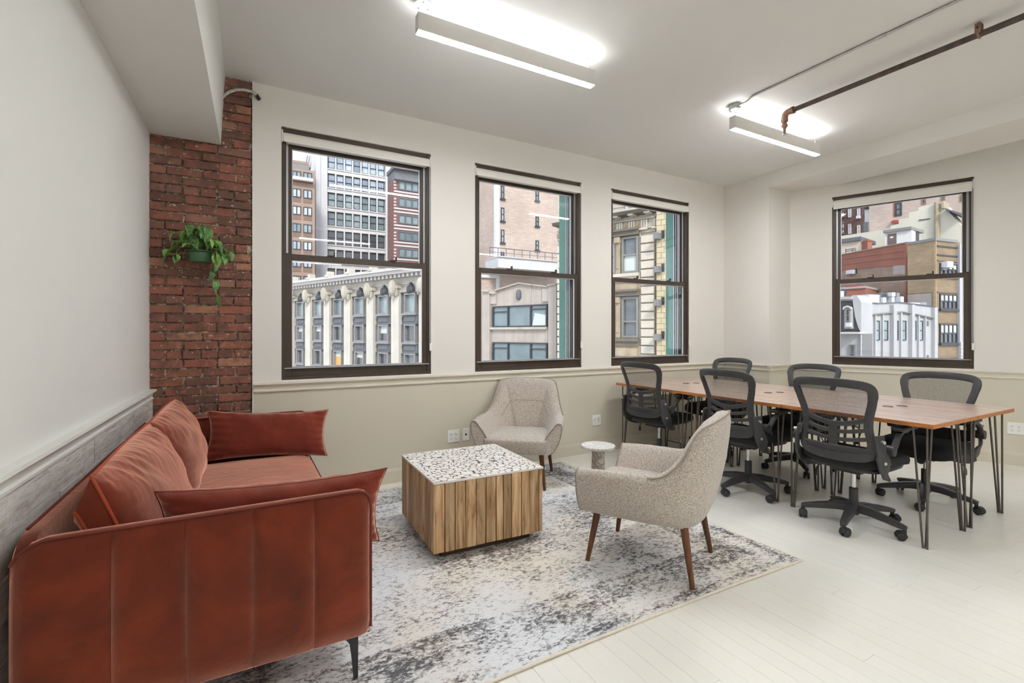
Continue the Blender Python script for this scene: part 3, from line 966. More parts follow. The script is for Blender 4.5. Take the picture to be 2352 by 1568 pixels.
def backcushion(yc, L, seed, lean, zc, xc):
    Wc, Hc, Tc = L, 0.475, 0.255
    # boxed cushion: two seams with a border strip between them
    rg_ = random.Random(seed)
    ph = [rg_.uniform(0, 6.28) for _ in range(8)]
    def out(u, v):
        x = u * (1 - 0.05 * (1 - v * v) * u * u)
        z = v * (1 - 0.03 * (1 - u ** 4)) + (0.10 * (1 - u * u) if v > 0 else 0) * v * 0.6
        return x * Wc / 2, z * Hc / 2
    dropz = lambda v: 0.085 * max(0.0, (v - 0.2) / 0.8) ** 2
    def face(sg, T):
        def f(a, b):
            u, v = 2 * a - 1, 2 * b - 1
            u = sin(u * pi / 2) * 0.4 + u * 0.6
            v = sin(v * pi / 2) * 0.4 + v * 0.6
            x, z = out(u, v)
            aa = max(0.0, 1 - abs(u) ** 3.0) ** 0.5 * max(0.0, 1 - abs(v) ** 2.2) ** 0.55
            k_ = max(0.0, (v - 0.05) / 0.95) ** 1.3 * min(1, 5 * aa)
            rdg = lambda q: (1 - abs(mnoise.noise(V(q))) * 2.2)
            wr = k_ * (0.0085 * max(-0.6, rdg((u * 7 + v * 1.5, v * 1.1 + seed, seed * 1.7)) - 0.55) + 0.005 * mnoise.noise(V((u * 19 - v * 2, v * 2.2, seed + 5.0))))
            wr += 0.006 * mnoise.noise(V((u * 2.5, v * 2.5, seed + 9.0))) * min(1, 3 * aa)
            ke = max(0.0, (abs(u) - 0.6) / 0.4) * min(1, 5 * aa)
            wr += 0.0035 * ke * (1 - 1.6 * abs(sin(17 * v + 5 * u + ph[4])))
            wr += 0.004 * sin(7 * u + 9 * v + ph[2]) * min(1, 2 * aa)
            return V((x, sg * (0.035 + T * aa) + sg * wr, z - (dropz(v) if sg > 0 else 0)))
        return f
    mb = MB()
    mb.grid(face(-1, 0.105), 150, 40)
    mb.grid(face(1, 0.045), 40, 24)
    ring = []
    N = 30
    for k in range(N): ring.append((-1 + 2 * k / N, -1))
    for k in range(N): ring.append((1, -1 + 2 * k / N))
    for k in range(N): ring.append((1 - 2 * k / N, 1))
    for k in range(N): ring.append((-1, 1 - 2 * k / N))
    s1 = [V((out(u, v)[0], -0.035, out(u, v)[1])) for u, v in ring]
    s2 = [V((out(u, v)[0], 0.035, out(u, v)[1] - dropz(v))) for u, v in ring]
    mb.loops([s1, s2], True, False, False)
    M = Matrix.Translation((xc, yc, zc)) @ Matrix.Rotation(R(90), 4, 'Z') @ Matrix.Rotation(R(-lean), 4, 'X')
    o = obj('back_cushion', mb, m_velvet, sofa, smooth=60, M=M)
    obj('piping', MB().tube(s1, 0.005, 8, closed=True).tube(s2, 0.005, 8, closed=True), m_piping, o, smooth=60)
    return o
backcushion(2.365, 0.99, 4, 19, 0.634, -0.358)
backcushion(3.345, 0.97, 9, 19, 0.634, -0.358)
for lx, ly in ((SX1 - 0.055, SY0 + 0.055), (SX1 - 0.055, SY1 - 0.055), (SX0 + 0.06, SY0 + 0.055), (SX0 + 0.06, SY1 - 0.055)):
    sx = 1 if lx > 0 else -1
    mb = MB()
    prof = [(0.19, 0.085, 0.02), (0.178, 0.07, 0.02), (0.165, 0.042, 0.018), (0.145, 0.030, 0.016), (0.10, 0.024, 0.014), (0.013 if sx > 0 else 0.0, 0.016, 0.012)]
    ls = []
    for z, w, t in prof:
        xo = lx + sx * 0.02
        a, b = xo - sx * w, xo
        ls.append([V((a, ly - t / 2, z)), V((b, ly - t / 2, z)), V((b, ly + t / 2, z)), V((a, ly + t / 2, z))])
    mb.loops(ls)
    obj('leg', mb, m_black, sofa, bevel=0.002)

def pillow(label, M, W, Hh, T, seed):
    t = thing('lumbar_pillow', label, 'pillow', group='lumbar pillows on the sofa')
    t.matrix_world = M
    mb, seam = cushion(W, Hh, T, seed, corner=0.16, wr=1.3)
    c = obj('cover', mb, m_velvet2, t, smooth=180)
    weld(c)
    obj('seam', MB().tube(seam, 0.0022, 6, closed=True), m_pipingd, t, smooth=60)
    return t
pillow('long rust velvet lumbar pillow leaning on the near sofa arm', Matrix.Translation((0.115, 1.975, 0.610)) @ Matrix.Rotation(R(2), 4, 'Y') @ Matrix.Rotation(R(14), 4, 'X'), 0.76, 0.33, 0.16, 31)
pillow('long dark rust lumbar pillow leaning on the far sofa arm by the wall', Matrix.Translation((0.148, 3.700, 0.605)) @ Matrix.Rotation(R(4), 4, 'Y') @ Matrix.Rotation(R(-17), 4, 'X'), 0.76, 0.33, 0.16, 57)

# ------------------------------------------------------------------ coffee table
ct = thing('coffee_table', 'square reclaimed wood block coffee table with a mosaic top on the rug', 'table', (1.288, 2.903, 0.012), R(-1.6))
A = 0.353
obj('plinth', MB().box(-A + 0.06, A - 0.06, -A + 0.06, A - 0.06, 0.0, 0.07), m_plinth, ct, bevel=0.003)
obj('core', MB().box(-A + 0.018, A - 0.018, -A + 0.018, A - 0.018, 0.052, 0.435), m_plinth, ct)
random.seed(5)
for face in range(4):
    Mz = Matrix.Rotation(face * pi / 2, 4, 'Z')
    edges = [-A + 0.002]
    while edges[-1] < A - 0.075:
        edges.append(edges[-1] + rnd(0.046, 0.068))
    edges.append(A - 0.0015)
    for a, b in zip(edges[:-1], edges[1:]):
        pr = rnd(0, 0.005)
        j1, j2 = rnd(-0.002, 0.002), rnd(-0.002, 0.002)
        x0, x1 = a + 0.0021, b - 0.0021
        lo = [V((x0 + j1, -A - pr, 0.05)), V((x1 + j2, -A - pr, 0.05)), V((x1 + j2, -A + 0.02, 0.05)), V((x0 + j1, -A + 0.02, 0.05))]
        hi = [V((x0, -A - pr * 0.6, 0.437)), V((x1, -A - pr * 0.6, 0.437)), V((x1, -A + 0.02, 0.437)), V((x0, -A + 0.02, 0.437))]
        obj('slat', MB().prism(lo, hi), m_slat, ct, bevel=0.0016, seg=1, M=Mz)
top = obj('top', MB().box(-A - 0.001, A + 0.001, -A - 0.001, A + 0.001, 0.434, 0.447), m_grout, ct, bevel=0.002)
obj('rim', MB().box(-A - 0.003, A + 0.003, -A - 0.003, -A + 0.006, 0.438, 0.4492).box(-A - 0.003, A + 0.003, A - 0.006, A + 0.003, 0.438, 0.4492)
    .box(-A - 0.003, -A + 0.006, -A, A, 0.438, 0.4492).box(A - 0.006, A + 0.003, -A, A, 0.438, 0.4492), m_slice, ct)
# mosaic of branch slices: rounded Voronoi cells
rs = random.Random(12)
pts = []
tries = 0
while len(pts) < 300 and tries < 60000:
    tries += 1
    r = rs.choice((0.013, 0.016, 0.019, 0.024, 0.034))
    p = (rs.uniform(-A + 0.012, A - 0.012), rs.uniform(-A + 0.012, A - 0.012), r)
    if all((p[0] - q[0]) ** 2 + (p[1] - q[1]) ** 2 > (0.86 * (r + q[2])) ** 2 for q in pts):
        pts.append(p)
def clip(poly, nx, ny, d):
    out = []
    for i in range(len(poly)):
        p, q = poly[i], poly[(i + 1) % len(poly)]
        a, b = p[0] * nx + p[1] * ny - d, q[0] * nx + q[1] * ny - d
        if a <= 0: out.append(p)
        if a * b < 0:
            t = a / (a - b)
            out.append((p[0] + t * (q[0] - p[0]), p[1] + t * (q[1] - p[1])))
    return out
for i, (px_, py_, pr_) in enumerate(pts):
    poly = [(-A + 0.007, -A + 0.007), (A - 0.007, -A + 0.007), (A - 0.007, A - 0.007), (-A + 0.007, A - 0.007)]
    lim = 1.45 * pr_
    for k in range(10):
        a = 2 * pi * k / 10
        poly = clip(poly, cos(a), sin(a), px_ * cos(a) + py_ * sin(a) + lim)
    for j, (qx, qy, qr) in enumerate(pts):
        if i == j: continue
        dx, dy = qx - px_, qy - py_
        dd = sqrt(dx * dx + dy * dy)
        if dd > 0.16: continue
        nx, ny = dx / dd, dy / dd
        cut = (dd * dd + pr_ * pr_ - qr * qr) / (2 * dd) - rs.uniform(0.0009, 0.0030)
        poly = clip(poly, nx, ny, px_ * nx + py_ * ny + cut)
    if len(poly) < 3: continue
    for it in range(2):
        q = []
        for k in range(len(poly)):
            a, b = poly[k], poly[(k + 1) % len(poly)]
            q += [(a[0] * 0.72 + b[0] * 0.28, a[1] * 0.72 + b[1] * 0.28), (a[0] * 0.28 + b[0] * 0.72, a[1] * 0.28 + b[1] * 0.72)]
        poly = q
    zt = 0.4485 + rs.uniform(0, 0.0006)
    obj('branch_slice', MB().prism([V((x, y, 0.444)) for x, y in poly], [V((x, y, zt)) for x, y in poly]), m_slice, ct)

# ------------------------------------------------------------------ armchairs
def armchair():
    t = thing('armchair', '', 'armchair', group='oatmeal armchairs')
    st = [  # bottom x,y   top x,y,z   thickness
        (0.298, -0.300, 0.386, -0.288, 0.535, 0.060),
        (0.302, -0.17, 0.386, -0.150, 0.546, 0.074),
        (0.300, 0.00, 0.378, 0.020, 0.548, 0.080),
        (0.290, 0.12, 0.358, 0.155, 0.556, 0.085),
        (0.268, 0.215, 0.326, 0.250, 0.640, 0.090),
        (0.218, 0.280, 0.290, 0.325, 0.785, 0.090),
        (0.120, 0.308, 0.232, 0.395, 0.832, 0.085),
        (0.000, 0.315, 0.000, 0.420, 0.842, 0.085)]
    half = st[:-1]
    full = [(-b[0], b[1], -b[2], b[3], b[4], b[5]) for b in st] + [b for b in reversed(half)]
    full = [(-a, b, -c, d, e_, f) if False else (a, b, c, d, e_, f) for a, b, c, d, e_, f in full]
    def interp(n):
        m = len(full)
        out = []
        for i in range(m - 1):
            p0, p1, p2, p3 = full[max(0, i - 1)], full[i], full[i + 1], full[min(m - 1, i + 2)]
            for k in range(n):
                q = k / n
                out.append([0.5 * ((2 * b) + (c - a) * q + (2 * a - 5 * b + 4 * c - d) * q * q + (3 * b - a - 3 * c + d) * q ** 3) for a, b, c, d in zip(p0, p1, p2, p3)])
        out.append(list(full[-1]))
        return out
    S = interp(4)
    zb = 0.288
    ls, tops_o, tops_i = [], [], []
    m = len(S)
    for i, (bx, by, tx, ty, tz, th) in enumerate(S):
        a, b = S[max(0, i - 1)], S[min(m - 1, i + 1)]
        d = V((b[2] - a[2], b[3] - a[3]))
        n = V((-d.y, d.x))
        n = n.normalized() if n.length > 1e-6 else V((0, -1))
        c = V((0 - tx, -0.10 - ty))
        if n.dot(c) < 0: n = -n
        B, T = V((bx, by, zb)), V((tx, ty, tz))
        N = V((n.x, n.y, 0))
        bul = 0.022
        q = lambda f: B.lerp(T, f) - N * (bul * sin(pi * f))
        zi = 0.375
        Bi = B + N * (th * 1.15) + V((0, 0, zi - zb))
        Ti = T + N * th
        w = lambda f: Bi.lerp(Ti + V((0, 0, -0.012)), f) + N * (0.012 * sin(pi * f))
        l = [B + N * 0.030, B + N * 0.006 + V((0, 0, 0.012)), q(0.14), q(0.34), q(0.55), q(0.76), q(0.92), T + N * 0.010 + V((0, 0, 0.006)), T + N * (th * 0.5) + V((0, 0, 0.013)), Ti + N * -0.010 + V((0, 0, 0.004)), w(0.9), w(0.62), w(0.3), w(0.0), V((Bi.x, Bi.y, zb + 0.01))]
        ls.append(l)
        tops_o.append(T + N * 0.004 + V((0, 0, 0.006)))
        tops_i.append(w(0.5))
    for it in range(4):                 # ease the folds on the inside of the shell
        new = [[p.copy() for p in l] for l in ls]
        for i in range(2, m - 2):
            for j in range(8, 15):
                new[i][j] = ls[i][j] * 0.5 + (ls[i - 1][j] + ls[i + 1][j]) * 0.25
        ls = new
    body = obj('shell', MB().loops(ls), m_tweed, t, smooth=60)
    # piping on the arm fronts and round the back
    for e_ in (0, m - 1):
        obj('piping', MB().tube([p + V((0, -0.002, 0)) for p in ls[e_][1:14]], 0.0042, 6), m_tweedpipe, body, smooth=60)
    i0, i1 = int(m * 0.19), m - 1 - int(m * 0.19)
    obj('piping', MB().tube([ls[i][7] + V((0, 0.0, 0.002)) for i in range(i0, i1 + 1)], 0.0055, 6), m_tweedpipe, body, smooth=60)
    mid = [ls[i][11] for i in range(int(m * .28), m - int(m * .28))]
    obj('seam', MB().tube(mid, 0.0022, 6), m_tweedpipe, body, smooth=60)
    def sf(p):
        if p.z > 0.36:
            p.z += 0.006 * max(0, 1 - (p.x / 0.3) ** 2) * max(0, 1 - ((p.y + 0.08) / 0.34) ** 2)
        if p.y < -0.2 and p.z < 0.36: p.y += 0.02
        if p.y > 0.0: p.x *= 0.93
        return p
    obj('seat', MB().superbox(0, -0.060, 0.352, 0.272, 0.290, 0.076, 0.38, 0.22, 40, 14, sf), m_tweed, t, smooth=60)
    obj('underside', MB().box(-0.245, 0.245, -0.29, 0.24, zb - 0.002, zb + 0.03), m_tweed, t, bevel=0.01)
    for sx in (-1, 1):
        for sy in (-1, 1):
            p0, p1 = V((sx * 0.205, sy * 0.235 - (0.0 if sy < 0 else 0.0), 0.292)), V((sx * 0.240, sy * 0.285, 0.0))
            obj('leg', MB().tube([p0, p0.lerp(p1, 0.9), p1], [0.0215, 0.0135, 0.0128], 14), m_walnut, t, smooth=60)
    return t
ac1 = armchair()
ac1['label'] = 'oatmeal tweed armchair in front, seen from its side on the rug edge'
ac2 = copy_tree(ac1)
ac2['label'] = 'oatmeal tweed armchair against the beige wall behind the coffee table'
def face_rot(fx_, fy_): return atan2(fx_, -fy_)
ac1.location, ac1.rotation_euler = (2.045, 2.040, 0.013), (0, 0, face_rot(-0.475, 0.88))
ac2.location, ac2.rotation_euler = (2.138, 3.680, 0.013), (0, 0, face_rot(-0.638, -0.77))

# ------------------------------------------------------------------ side table
s_t = thing('side_table', 'small round marble drink table standing between the two armchairs', 'table', (2.34, 2.87, 0.013))
obj('top', MB().lathe([(0.0, 0.412), (0.105, 0.412), (0.126, 0.418), (0.129, 0.424), (0.129, 0.434), (0.126, 0.438), (0.0, 0.438)], 48), m_marble, s_t, smooth=30)
obj('pedestal', MB().lathe([(0.0, 0.0), (0.105, 0.0), (0.105, 0.018), (0.100, 0.024), (0.062, 0.03), (0.052, 0.20), (0.046, 0.40), (0.050, 0.413), (0.0, 0.413)], 40), m_marble2, s_t, smooth=30)

# ------------------------------------------------------------------ desks
def desk(L, D):
    t = thing('desk', '', 'desk', group='hairpin desks')
    mb = MB().box(-D / 2 + 0.0018, D / 2 - 0.0018, -L / 2 + 0.0018, L / 2 - 0.0018, 0.733, 0.760)
    o = obj('desk_top', mb, m_desk, t, bevel=0.0025)
    o.data.materials.append(m_deskedge)
    for p in o.data.polygons:
        if abs(p.normal.z) < 0.5: p.material_index = 1
    for sx in (-1, 1):
        for sy in (-1, 1):
            fx_, fy_ = sx * (D / 2 - 0.052), sy * (L / 2 - 0.062)
            mb = MB()
            zt, rr = 0.727, 0.0062
            tops = [(0.0, -sy * 0.060), (-sx * 0.096, -sy * 0.002), (0.0, -sy * 0.006)]
            foot = V((fx_, fy_, 0.0066))
            mb.tube(smoothpath([V((fx_ + tops[0][0], fy_ + tops[0][1], zt)), V((fx_, fy_ - sy * 0.014, 0.05)), V((fx_, fy_ - sy * 0.011, 0.012)), foot, V((fx_, fy_ + sy * 0.009, 0.012)), V((fx_, fy_ + sy * 0.011, 0.05)), V((fx_ + tops[2][0], fy_ + tops[2][1] + sy * 0.016, zt))], 4), rr, 8)
            mb.tube([V((fx_ + tops[1][0], fy_ + tops[1][1], zt)), V((fx_ - sx * 0.012, fy_, 0.04)), V((fx_ - sx * 0.004, fy_, 0.009))], rr, 8)
            lg = obj('hairpin_leg', mb, m_hairpin, t, smooth=60)
            px0, px1 = sorted((fx_ + sx * 0.012, fx_ - sx * 0.105))
            py0, py1 = sorted((fy_ + sy * 0.012, fy_ - sy * 0.115))
            obj('mounting_plate', MB().box(px0, px1, py0, py1, 0.7275, 0.733), m_hairpin, lg)
    return t
DL, DD = 0.922, 0.645
dk = desk(DL, DD)
gm = None
spots = []
for row in range(2):
    for c in range(3):
        d = dk if (row, c) == (0, 0) else copy_tree(dk)
        d.location = (3.53 + DD / 2 + row * DD, 1.264 + DL / 2 + c * DL, 0)
        if row == 1: d.rotation_euler = (0, 0, pi)
        spots.append(d)
names = ['near end', 'middle', 'far end']
dl = ['hairpin-leg wooden desk at the near end of the row, on the armchair side',
      'hairpin-leg wooden desk in the middle of the row, on the armchair side',
      'hairpin-leg wooden desk at the far end by the back wall, on the armchair side',
      'hairpin-leg wooden desk at the near end of the row, on the right wall side',
      'hairpin-leg wooden desk in the middle of the row, on the right wall side',
      'hairpin-leg wooden desk at the far end by the back wall, on the right wall side']
for d, s in zip(spots, dl): d['label'] = s
for d in spots:
    g = obj('cable_grommet', MB().lathe([(0.0, 0.7585), (0.024, 0.7585), (0.026, 0.7625), (0.030, 0.7632), (0.033, 0.7615), (0.034, 0.7595)], 24, (DD / 2 - 0.058, 0.02, 0)), m_black, d, smooth=40)

# ------------------------------------------------------------------ office chairs
def office_chair():
    t = thing('office_chair', '', 'chair', group='black mesh office chairs')
    base_ = obj('base_hub', MB().lathe([(0.0, 0.070), (0.030, 0.070), (0.036, 0.085), (0.038, 0.128), (0.030, 0.145), (0.0, 0.145)], 20), m_black2, t, smooth=40)
    cme = None
    for k in range(5):
        a = 2 * pi * k / 5 + 0.3
        dx, dy = cos(a), sin(a)
        P = [V((dx * r, dy * r, z)) for r, z in ((0.02, 0.116), (0.10, 0.113), (0.20, 0.098), (0.285, 0.082), (0.305, 0.078))]
        obj('base_leg', MB().sweep(P, [0.070, 0.060, 0.048, 0.040, 0.032], [0.056, 0.050, 0.040, 0.030, 0.024], (0, 0, 1), n=12), m_black2, t, smooth=40)
        mb = MB()
        if cme is None:
            cm = MB().tube([(0, 0, 0.042), (0, 0, 0.080)], 0.0115, 10)
            for s in (-1, 1):
                cm.tube([(s * 0.007, 0.018, 0.026), (s * 0.011, 0.018, 0.026), (s * 0.022, 0.018, 0.026), (s * 0.0255, 0.018, 0.026)], [0.025, 0.026, 0.0255, 0.021], 18)
            arc = [V((0, 0.018 + 0.029 * cos(q), 0.027 + 0.029 * sin(q))) for q in [R(-10 + 20 * i) for i in range(11)]]
            cm.sweep(arc, 0.040, 0.006, lambda i: (arc[i] - V((0, 0.018, 0.027))), n=10)
            cme = cm.mesh('caster', 40, [m_black])
        o = obj('caster', cme, None, t)
        o.matrix_basis = Matrix.Translation((dx * 0.296, dy * 0.296, 0)) @ Matrix.Rotation(a + 1.1 * k, 4, 'Z')
    obj('gas_lift', MB().lathe([(0.0, 0.13), (0.027, 0.13), (0.027, 0.245), (0.022, 0.25), (0.0, 0.25)], 20), m_black2, t, smooth=40)
    obj('piston', MB().lathe([(0.0, 0.24), (0.0145, 0.24), (0.0145, 0.37), (0.0, 0.37)], 16), m_chrome, t, smooth=40, label='chrome gas piston')
    mech = obj('tilt_mechanism', MB().box(-0.085, 0.085, -0.10, 0.11, 0.366, 0.402).tube([(0, -0.10, 0.355), (0, -0.06, 0.355)], 0.026, 14), m_black, t, bevel=0.006)
    obj('lever', MB().tube(smoothpath([(0.06, 0.03, 0.375), (0.15, 0.03, 0.372), (0.20, 0.03, 0.366), (0.225, 0.03, 0.335), (0.226, 0.03, 0.322)]), 0.0045, 8).superbox(0.226, 0.03, 0.303, 0.007, 0.014, 0.024, 0.5, 0.5, 14, 8), m_black, mech, smooth=50)
    def seat_f(p):
        if p.y < -0.12: p.z -= 0.035 * ((-0.12 - p.y) / 0.13) ** 2
        p.z += 0.012 * (p.x / 0.24) ** 2
        return p
    obj('seat', MB().superbox(0, -0.02, 0.465, 0.250, 0.245, 0.040, 0.42, 0.34, 36, 12, seat_f), m_black3, t, smooth=60)
    obj('seat_pan', MB().superbox(0, -0.015, 0.425, 0.225, 0.225, 0.026, 0.5, 0.4, 32, 10), m_black, t, smooth=50)
    # back: outline half widths by height, bent round the sitter
    def bend(x, z):
        y = 0.235 + 0.14 * (z - 0.52) + 0.05 * ((z - 0.74) / 0.25) ** 2 - 0.045 * (x / 0.22) ** 2
        return V((x, y, z))
    half = [(0.0, 0.985), (0.12, 0.982), (0.205, 0.968), (0.228, 0.935), (0.216, 0.86), (0.194, 0.775), (0.187, 0.70), (0.198, 0.63), (0.205, 0.575), (0.185, 0.525), (0.10, 0.508), (0.0, 0.505)]
    lp = half + [(-x, z) for x, z in reversed(half[1:-1])]
    P2 = smoothpath([V((x, 0, z)) for x, z in lp], 4, closed=True)
    path = [bend(p.x, p.z) for p in P2]
    wd = []
    for p in path:
        wd.append(0.056 if p.z > 0.9 else (0.050 if p.z > 0.60 else 0.058))
    def nrm(p):
        return V((0.35 * p.x / 0.22, 1, -0.12)).normalized()
    bf = obj('back_frame', MB().sweep(path, wd, 0.020, lambda i: nrm(path[i]), closed=True, n=12), m_black2, t, smooth=50)
    def rib(z0, z1, w, hw):
        pp = [bend(x, z0 + (z1 - z0) * (1 - (x / hw) ** 2)) for x in [hw * (-1 + 2 * i / 14) for i in range(15)]]
        return MB().sweep(pp, w, 0.015, lambda i: nrm(pp[i]), n=10)
    obj('cross_rib', rib(0.755, 0.712, 0.032, 0.178), m_black2, bf, smooth=50)
    obj('cross_rib', rib(0.690, 0.662, 0.026, 0.178), m_black2, bf, smooth=50)
    obj('cross_rib', rib(0.634, 0.612, 0.026, 0.186), m_black2, bf, smooth=50)
    sp = [bend(0, z) for z in (0.51, 0.56, 0.61, 0.66, 0.712)]
    obj('spine', MB().sweep(sp, 0.058, 0.014, lambda i: V((0, 1, -0.14)), n=10), m_black2, bf, smooth=50)
    lowp = [bend(x, 0.535) for x in [0.185 * (-1 + 2 * i / 12) for i in range(13)]]
    obj('lower_panel', MB().sweep(lowp, 0.085, 0.012, lambda i: nrm(lowp[i]), n=10), m_black2, bf, smooth=50)
    for x, z in ((-0.14, 0.975), (0.0, 0.980), (0.14, 0.975), (-0.207, 0.87), (0.207, 0.87), (-0.188, 0.72), (0.188, 0.72), (0, 0.535)):
        p = bend(x, z)
        obj('screw', MB().tube([p + nrm(p) * 0.007, p + nrm(p) * 0.0112], 0.0048, 8), m_cord, bf)
    def mg(a, b):
        z = 0.70 + 0.265 * b
        hw = 0.178 + 0.03 * b
        return bend((2 * a - 1) * hw, z) + V((0, -0.006, 0))
    obj('back_mesh', MB().grid(mg, 16, 12), m_mesh, t, smooth=180)
    for s in (-1, 1):
        br = [V((s * 0.13, 0.02, 0.408)), V((s * 0.20, 0.06, 0.405)), V((s * 0.245, 0.14, 0.425)), V((s * 0.262, 0.205, 0.490)), V((s * 0.252, 0.222, 0.580)), V((s * 0.238, 0.222, 0.665))]
        pth_ = smoothpath(br, 6)
        ups = lambda i: V((s * 1.0, 0.35 if i > 15 else 0.1, 0.5 if i < 12 else -0.05))
        b_ = obj('arm_bracket', MB().sweep(pth_, [0.100 if i < 10 else (0.092 if i < 22 else 0.074) for i in range(len(pth_))], 0.020, ups, n=12), m_black2, t, smooth=50)
        for z, y in ((0.50, 0.207), (0.63, 0.222)):
            obj('bolt', MB().tube([(s * 0.255, y, z), (s * 0.274, y + 0.008, z)], 0.010, 10), m_chrome if False else m_steel, b_, smooth=40)
        obj('arm_pivot', MB().tube([(s * 0.245, 0.165, 0.575), (s * 0.262, 0.165, 0.575), (s * 0.300, 0.165, 0.575)], [0.030, 0.034, 0.032], 18), m_black, b_, smooth=40)
        ar = smoothpath([V((s * 0.285, 0.170, 0.560)), V((s * 0.285, 0.125, 0.605)), V((s * 0.282, 0.075, 0.655)), V((s * 0.278, 0.02, 0.676)), V((s * 0.275, -0.06, 0.680))], 5)
        obj('arm_strut', MB().sweep(ar, 0.034, 0.022, (0, 0.45, 1), n=10), m_black2, b_, smooth=50)
        obj('arm_pad', MB().superbox(s * 0.275, -0.035, 0.698, 0.036, 0.125, 0.016, 0.5, 0.35, 28, 8), m_black, t, smooth=50)
    return t
oc = office_chair()
CH = [((3.625, 1.735), (1, 0.02), 0.0, 'black mesh office chair at the near end, its ribbed back to the viewer'),
      ((3.625, 2.520), (1, -0.03), 0.0, 'black mesh office chair behind the near armchair, at the middle desk'),
      ((3.610, 3.480), (1, 0.06), 0.01, 'black mesh office chair below the third window, nearest the back wall'),
      ((4.600, 1.700), (-1, -0.05), -0.03, 'black mesh office chair across the near desk, below the right window'),
      ((4.610, 2.700), (-1, 0.02), -0.02, 'black mesh office chair across the middle desk, facing the armchairs'),
      ((4.600, 3.600), (-1, 0.03), 0.0, 'black mesh office chair across the far desk, in front of the white pier')]
spin = [0.25, 0.0, 0.5, 0.9, 0.2, 0.6]
chairs = [oc] + [copy_tree(oc) for _ in range(5)]
for c, (p, f, dz, lb), sp_ in zip(chairs, CH, spin):
    c.location, c.rotation_euler = (p[0], p[1], 0), (0, 0, face_rot(*f))
    c['label'] = lb
    for ch in c.children:
        nm = ch.name.split('.')[0]
        if nm in ('base_leg', 'caster', 'base_hub'):
            ch.matrix_basis = Matrix.Rotation(sp_, 4, 'Z') @ ch.matrix_basis
        elif nm not in ('gas_lift',):
            ch.location.z += dz
# cables under the desks, floor power strip
def coil(loc, seed, label, n=5, r=0.05):
    rg_ = random.Random(seed)
    t = thing('power_cable', label, 'cable', loc, 0, 'looped black cables under the desks')
    mb = MB()
    P = []
    for k in range(n * 18):
        a = 2 * pi * k / 18
        rr = r * (1 + 0.12 * sin(k * 0.37))
        P.append(V((0.012 * sin(k * 0.9) + (k / (n * 18) - 0.5) * 0.05, rr * cos(a) * 1.15, rr * sin(a) * 0.72)))
    P = [V((0.0, 0.02, 0.075))] + P + [V((0.03, -0.06, -0.09)), V((0.02, -0.03, -0.16))]
    obj('cord', MB().tube(P, 0.0042, 6), m_cord, t, smooth=60)
    obj('cable_tie', MB().tube([V((0, 0, r * 0.72 + 0.008 * cos(a))) + V((0.016 * sin(a), 0, 0)) for a in [i * 2 * pi / 12 for i in range(12)]], 0.003, 6, closed=True), m_white, t)
    obj('plug', MB().superbox(0.02, -0.03, -0.175, 0.012, 0.012, 0.02, 0.4, 0.4, 12, 8), m_cord, t, smooth=50)
    return t
coil((4.00, 1.93, 0.658), 1, 'black cable coil hanging under the desk at the near end')
coil((3.95, 3.42, 0.655), 2, 'black cable coil hanging under the desk at the far end')
ps = thing('power_strip', 'small black power strip lying on the floor under the far desks', 'power strip', (4.20, 3.72, 0), R(15))
obj('strip_body', MB().box(-0.14, 0.14, -0.025, 0.025, 0.0, 0.035), m_cord, ps, bevel=0.006)
for k in range(4):
    obj('socket', MB().box(-0.11 + k * 0.055, -0.08 + k * 0.055, -0.014, 0.014, 0.034, 0.0365), m_black2, ps)
obj('cord', MB().tube(smoothpath([(0.14, 0, 0.015), (0.22, 0.02, 0.006), (0.30, 0.15, 0.006), (0.34, 0.30, 0.006), (0.30, 0.42, 0.006)]), 0.004, 6), m_cord, ps, smooth=60)

# ------------------------------------------------------------------ hanging plant
pl = thing('hanging_plant', 'green potted vine with speckled leaves hung on the brick pier', 'plant', (-0.278, YA - 0.085, 1.838))
pot = obj('pot', MB().lathe([(0.0, -0.036), (0.060, -0.036), (0.064, -0.030), (0.078, 0.034), (0.083, 0.036), (0.083, 0.042), (0.074, 0.042), (0.071, 0.030), (0.0, 0.028)], 32), m_pot, pl, smooth=40)
obj('soil', MB().lathe([(0.0, 0.024), (0.071, 0.024), (0.06, 0.034), (0.0, 0.040)], 20), m_soil, pot, smooth=60)
obj('wall_hook', MB().box(-0.012, 0.012, 0.060, 0.088, -0.02, 0.06).tube([(0.079 * cos(a), 0.079 * sin(a), 0.03) for a in [i * 2 * pi / 24 for i in range(24)]], 0.003, 6, closed=True), m_black, pl)
def leafmesh(w, l, fold, curl):
    mb = MB()
    prof = [(0.0, 0.05), (0.06, 0.62), (0.18, 0.92), (0.32, 1.0), (0.5, 0.86), (0.68, 0.62), (0.85, 0.3), (1.0, 0.0)]
    vs = []
    for q, ww in prof:
        y = -q * l + (0.10 * l if False else 0)
        for s in (-1, -0.5, 0, 0.5, 1):
            back = 0.16 * l * (abs(s)) * (1 if q < 0.12 else 0)
            vs.append(V((s * ww * w / 2, y + back, abs(s) * ww * w / 2 * fold - curl * q * q * l)))
    fs = []
    for i in range(len(prof) - 1):
        for k in range(4):
            a = i * 5 + k
            fs.append((a, a + 1, a + 6, a + 5))
    mb.add(vs, fs)
    me = mb.mesh('leaf', 180, [m_leaf])
    return me
lms = [leafmesh(0.048, 0.062, 0.45, 0.35), leafmesh(0.058, 0.075, 0.3, 0.5), leafmesh(0.036, 0.048, 0.7, 0.2), leafmesh(0.050, 0.070, 0.15, 0.15)]
random.seed(77)
stems = MB()
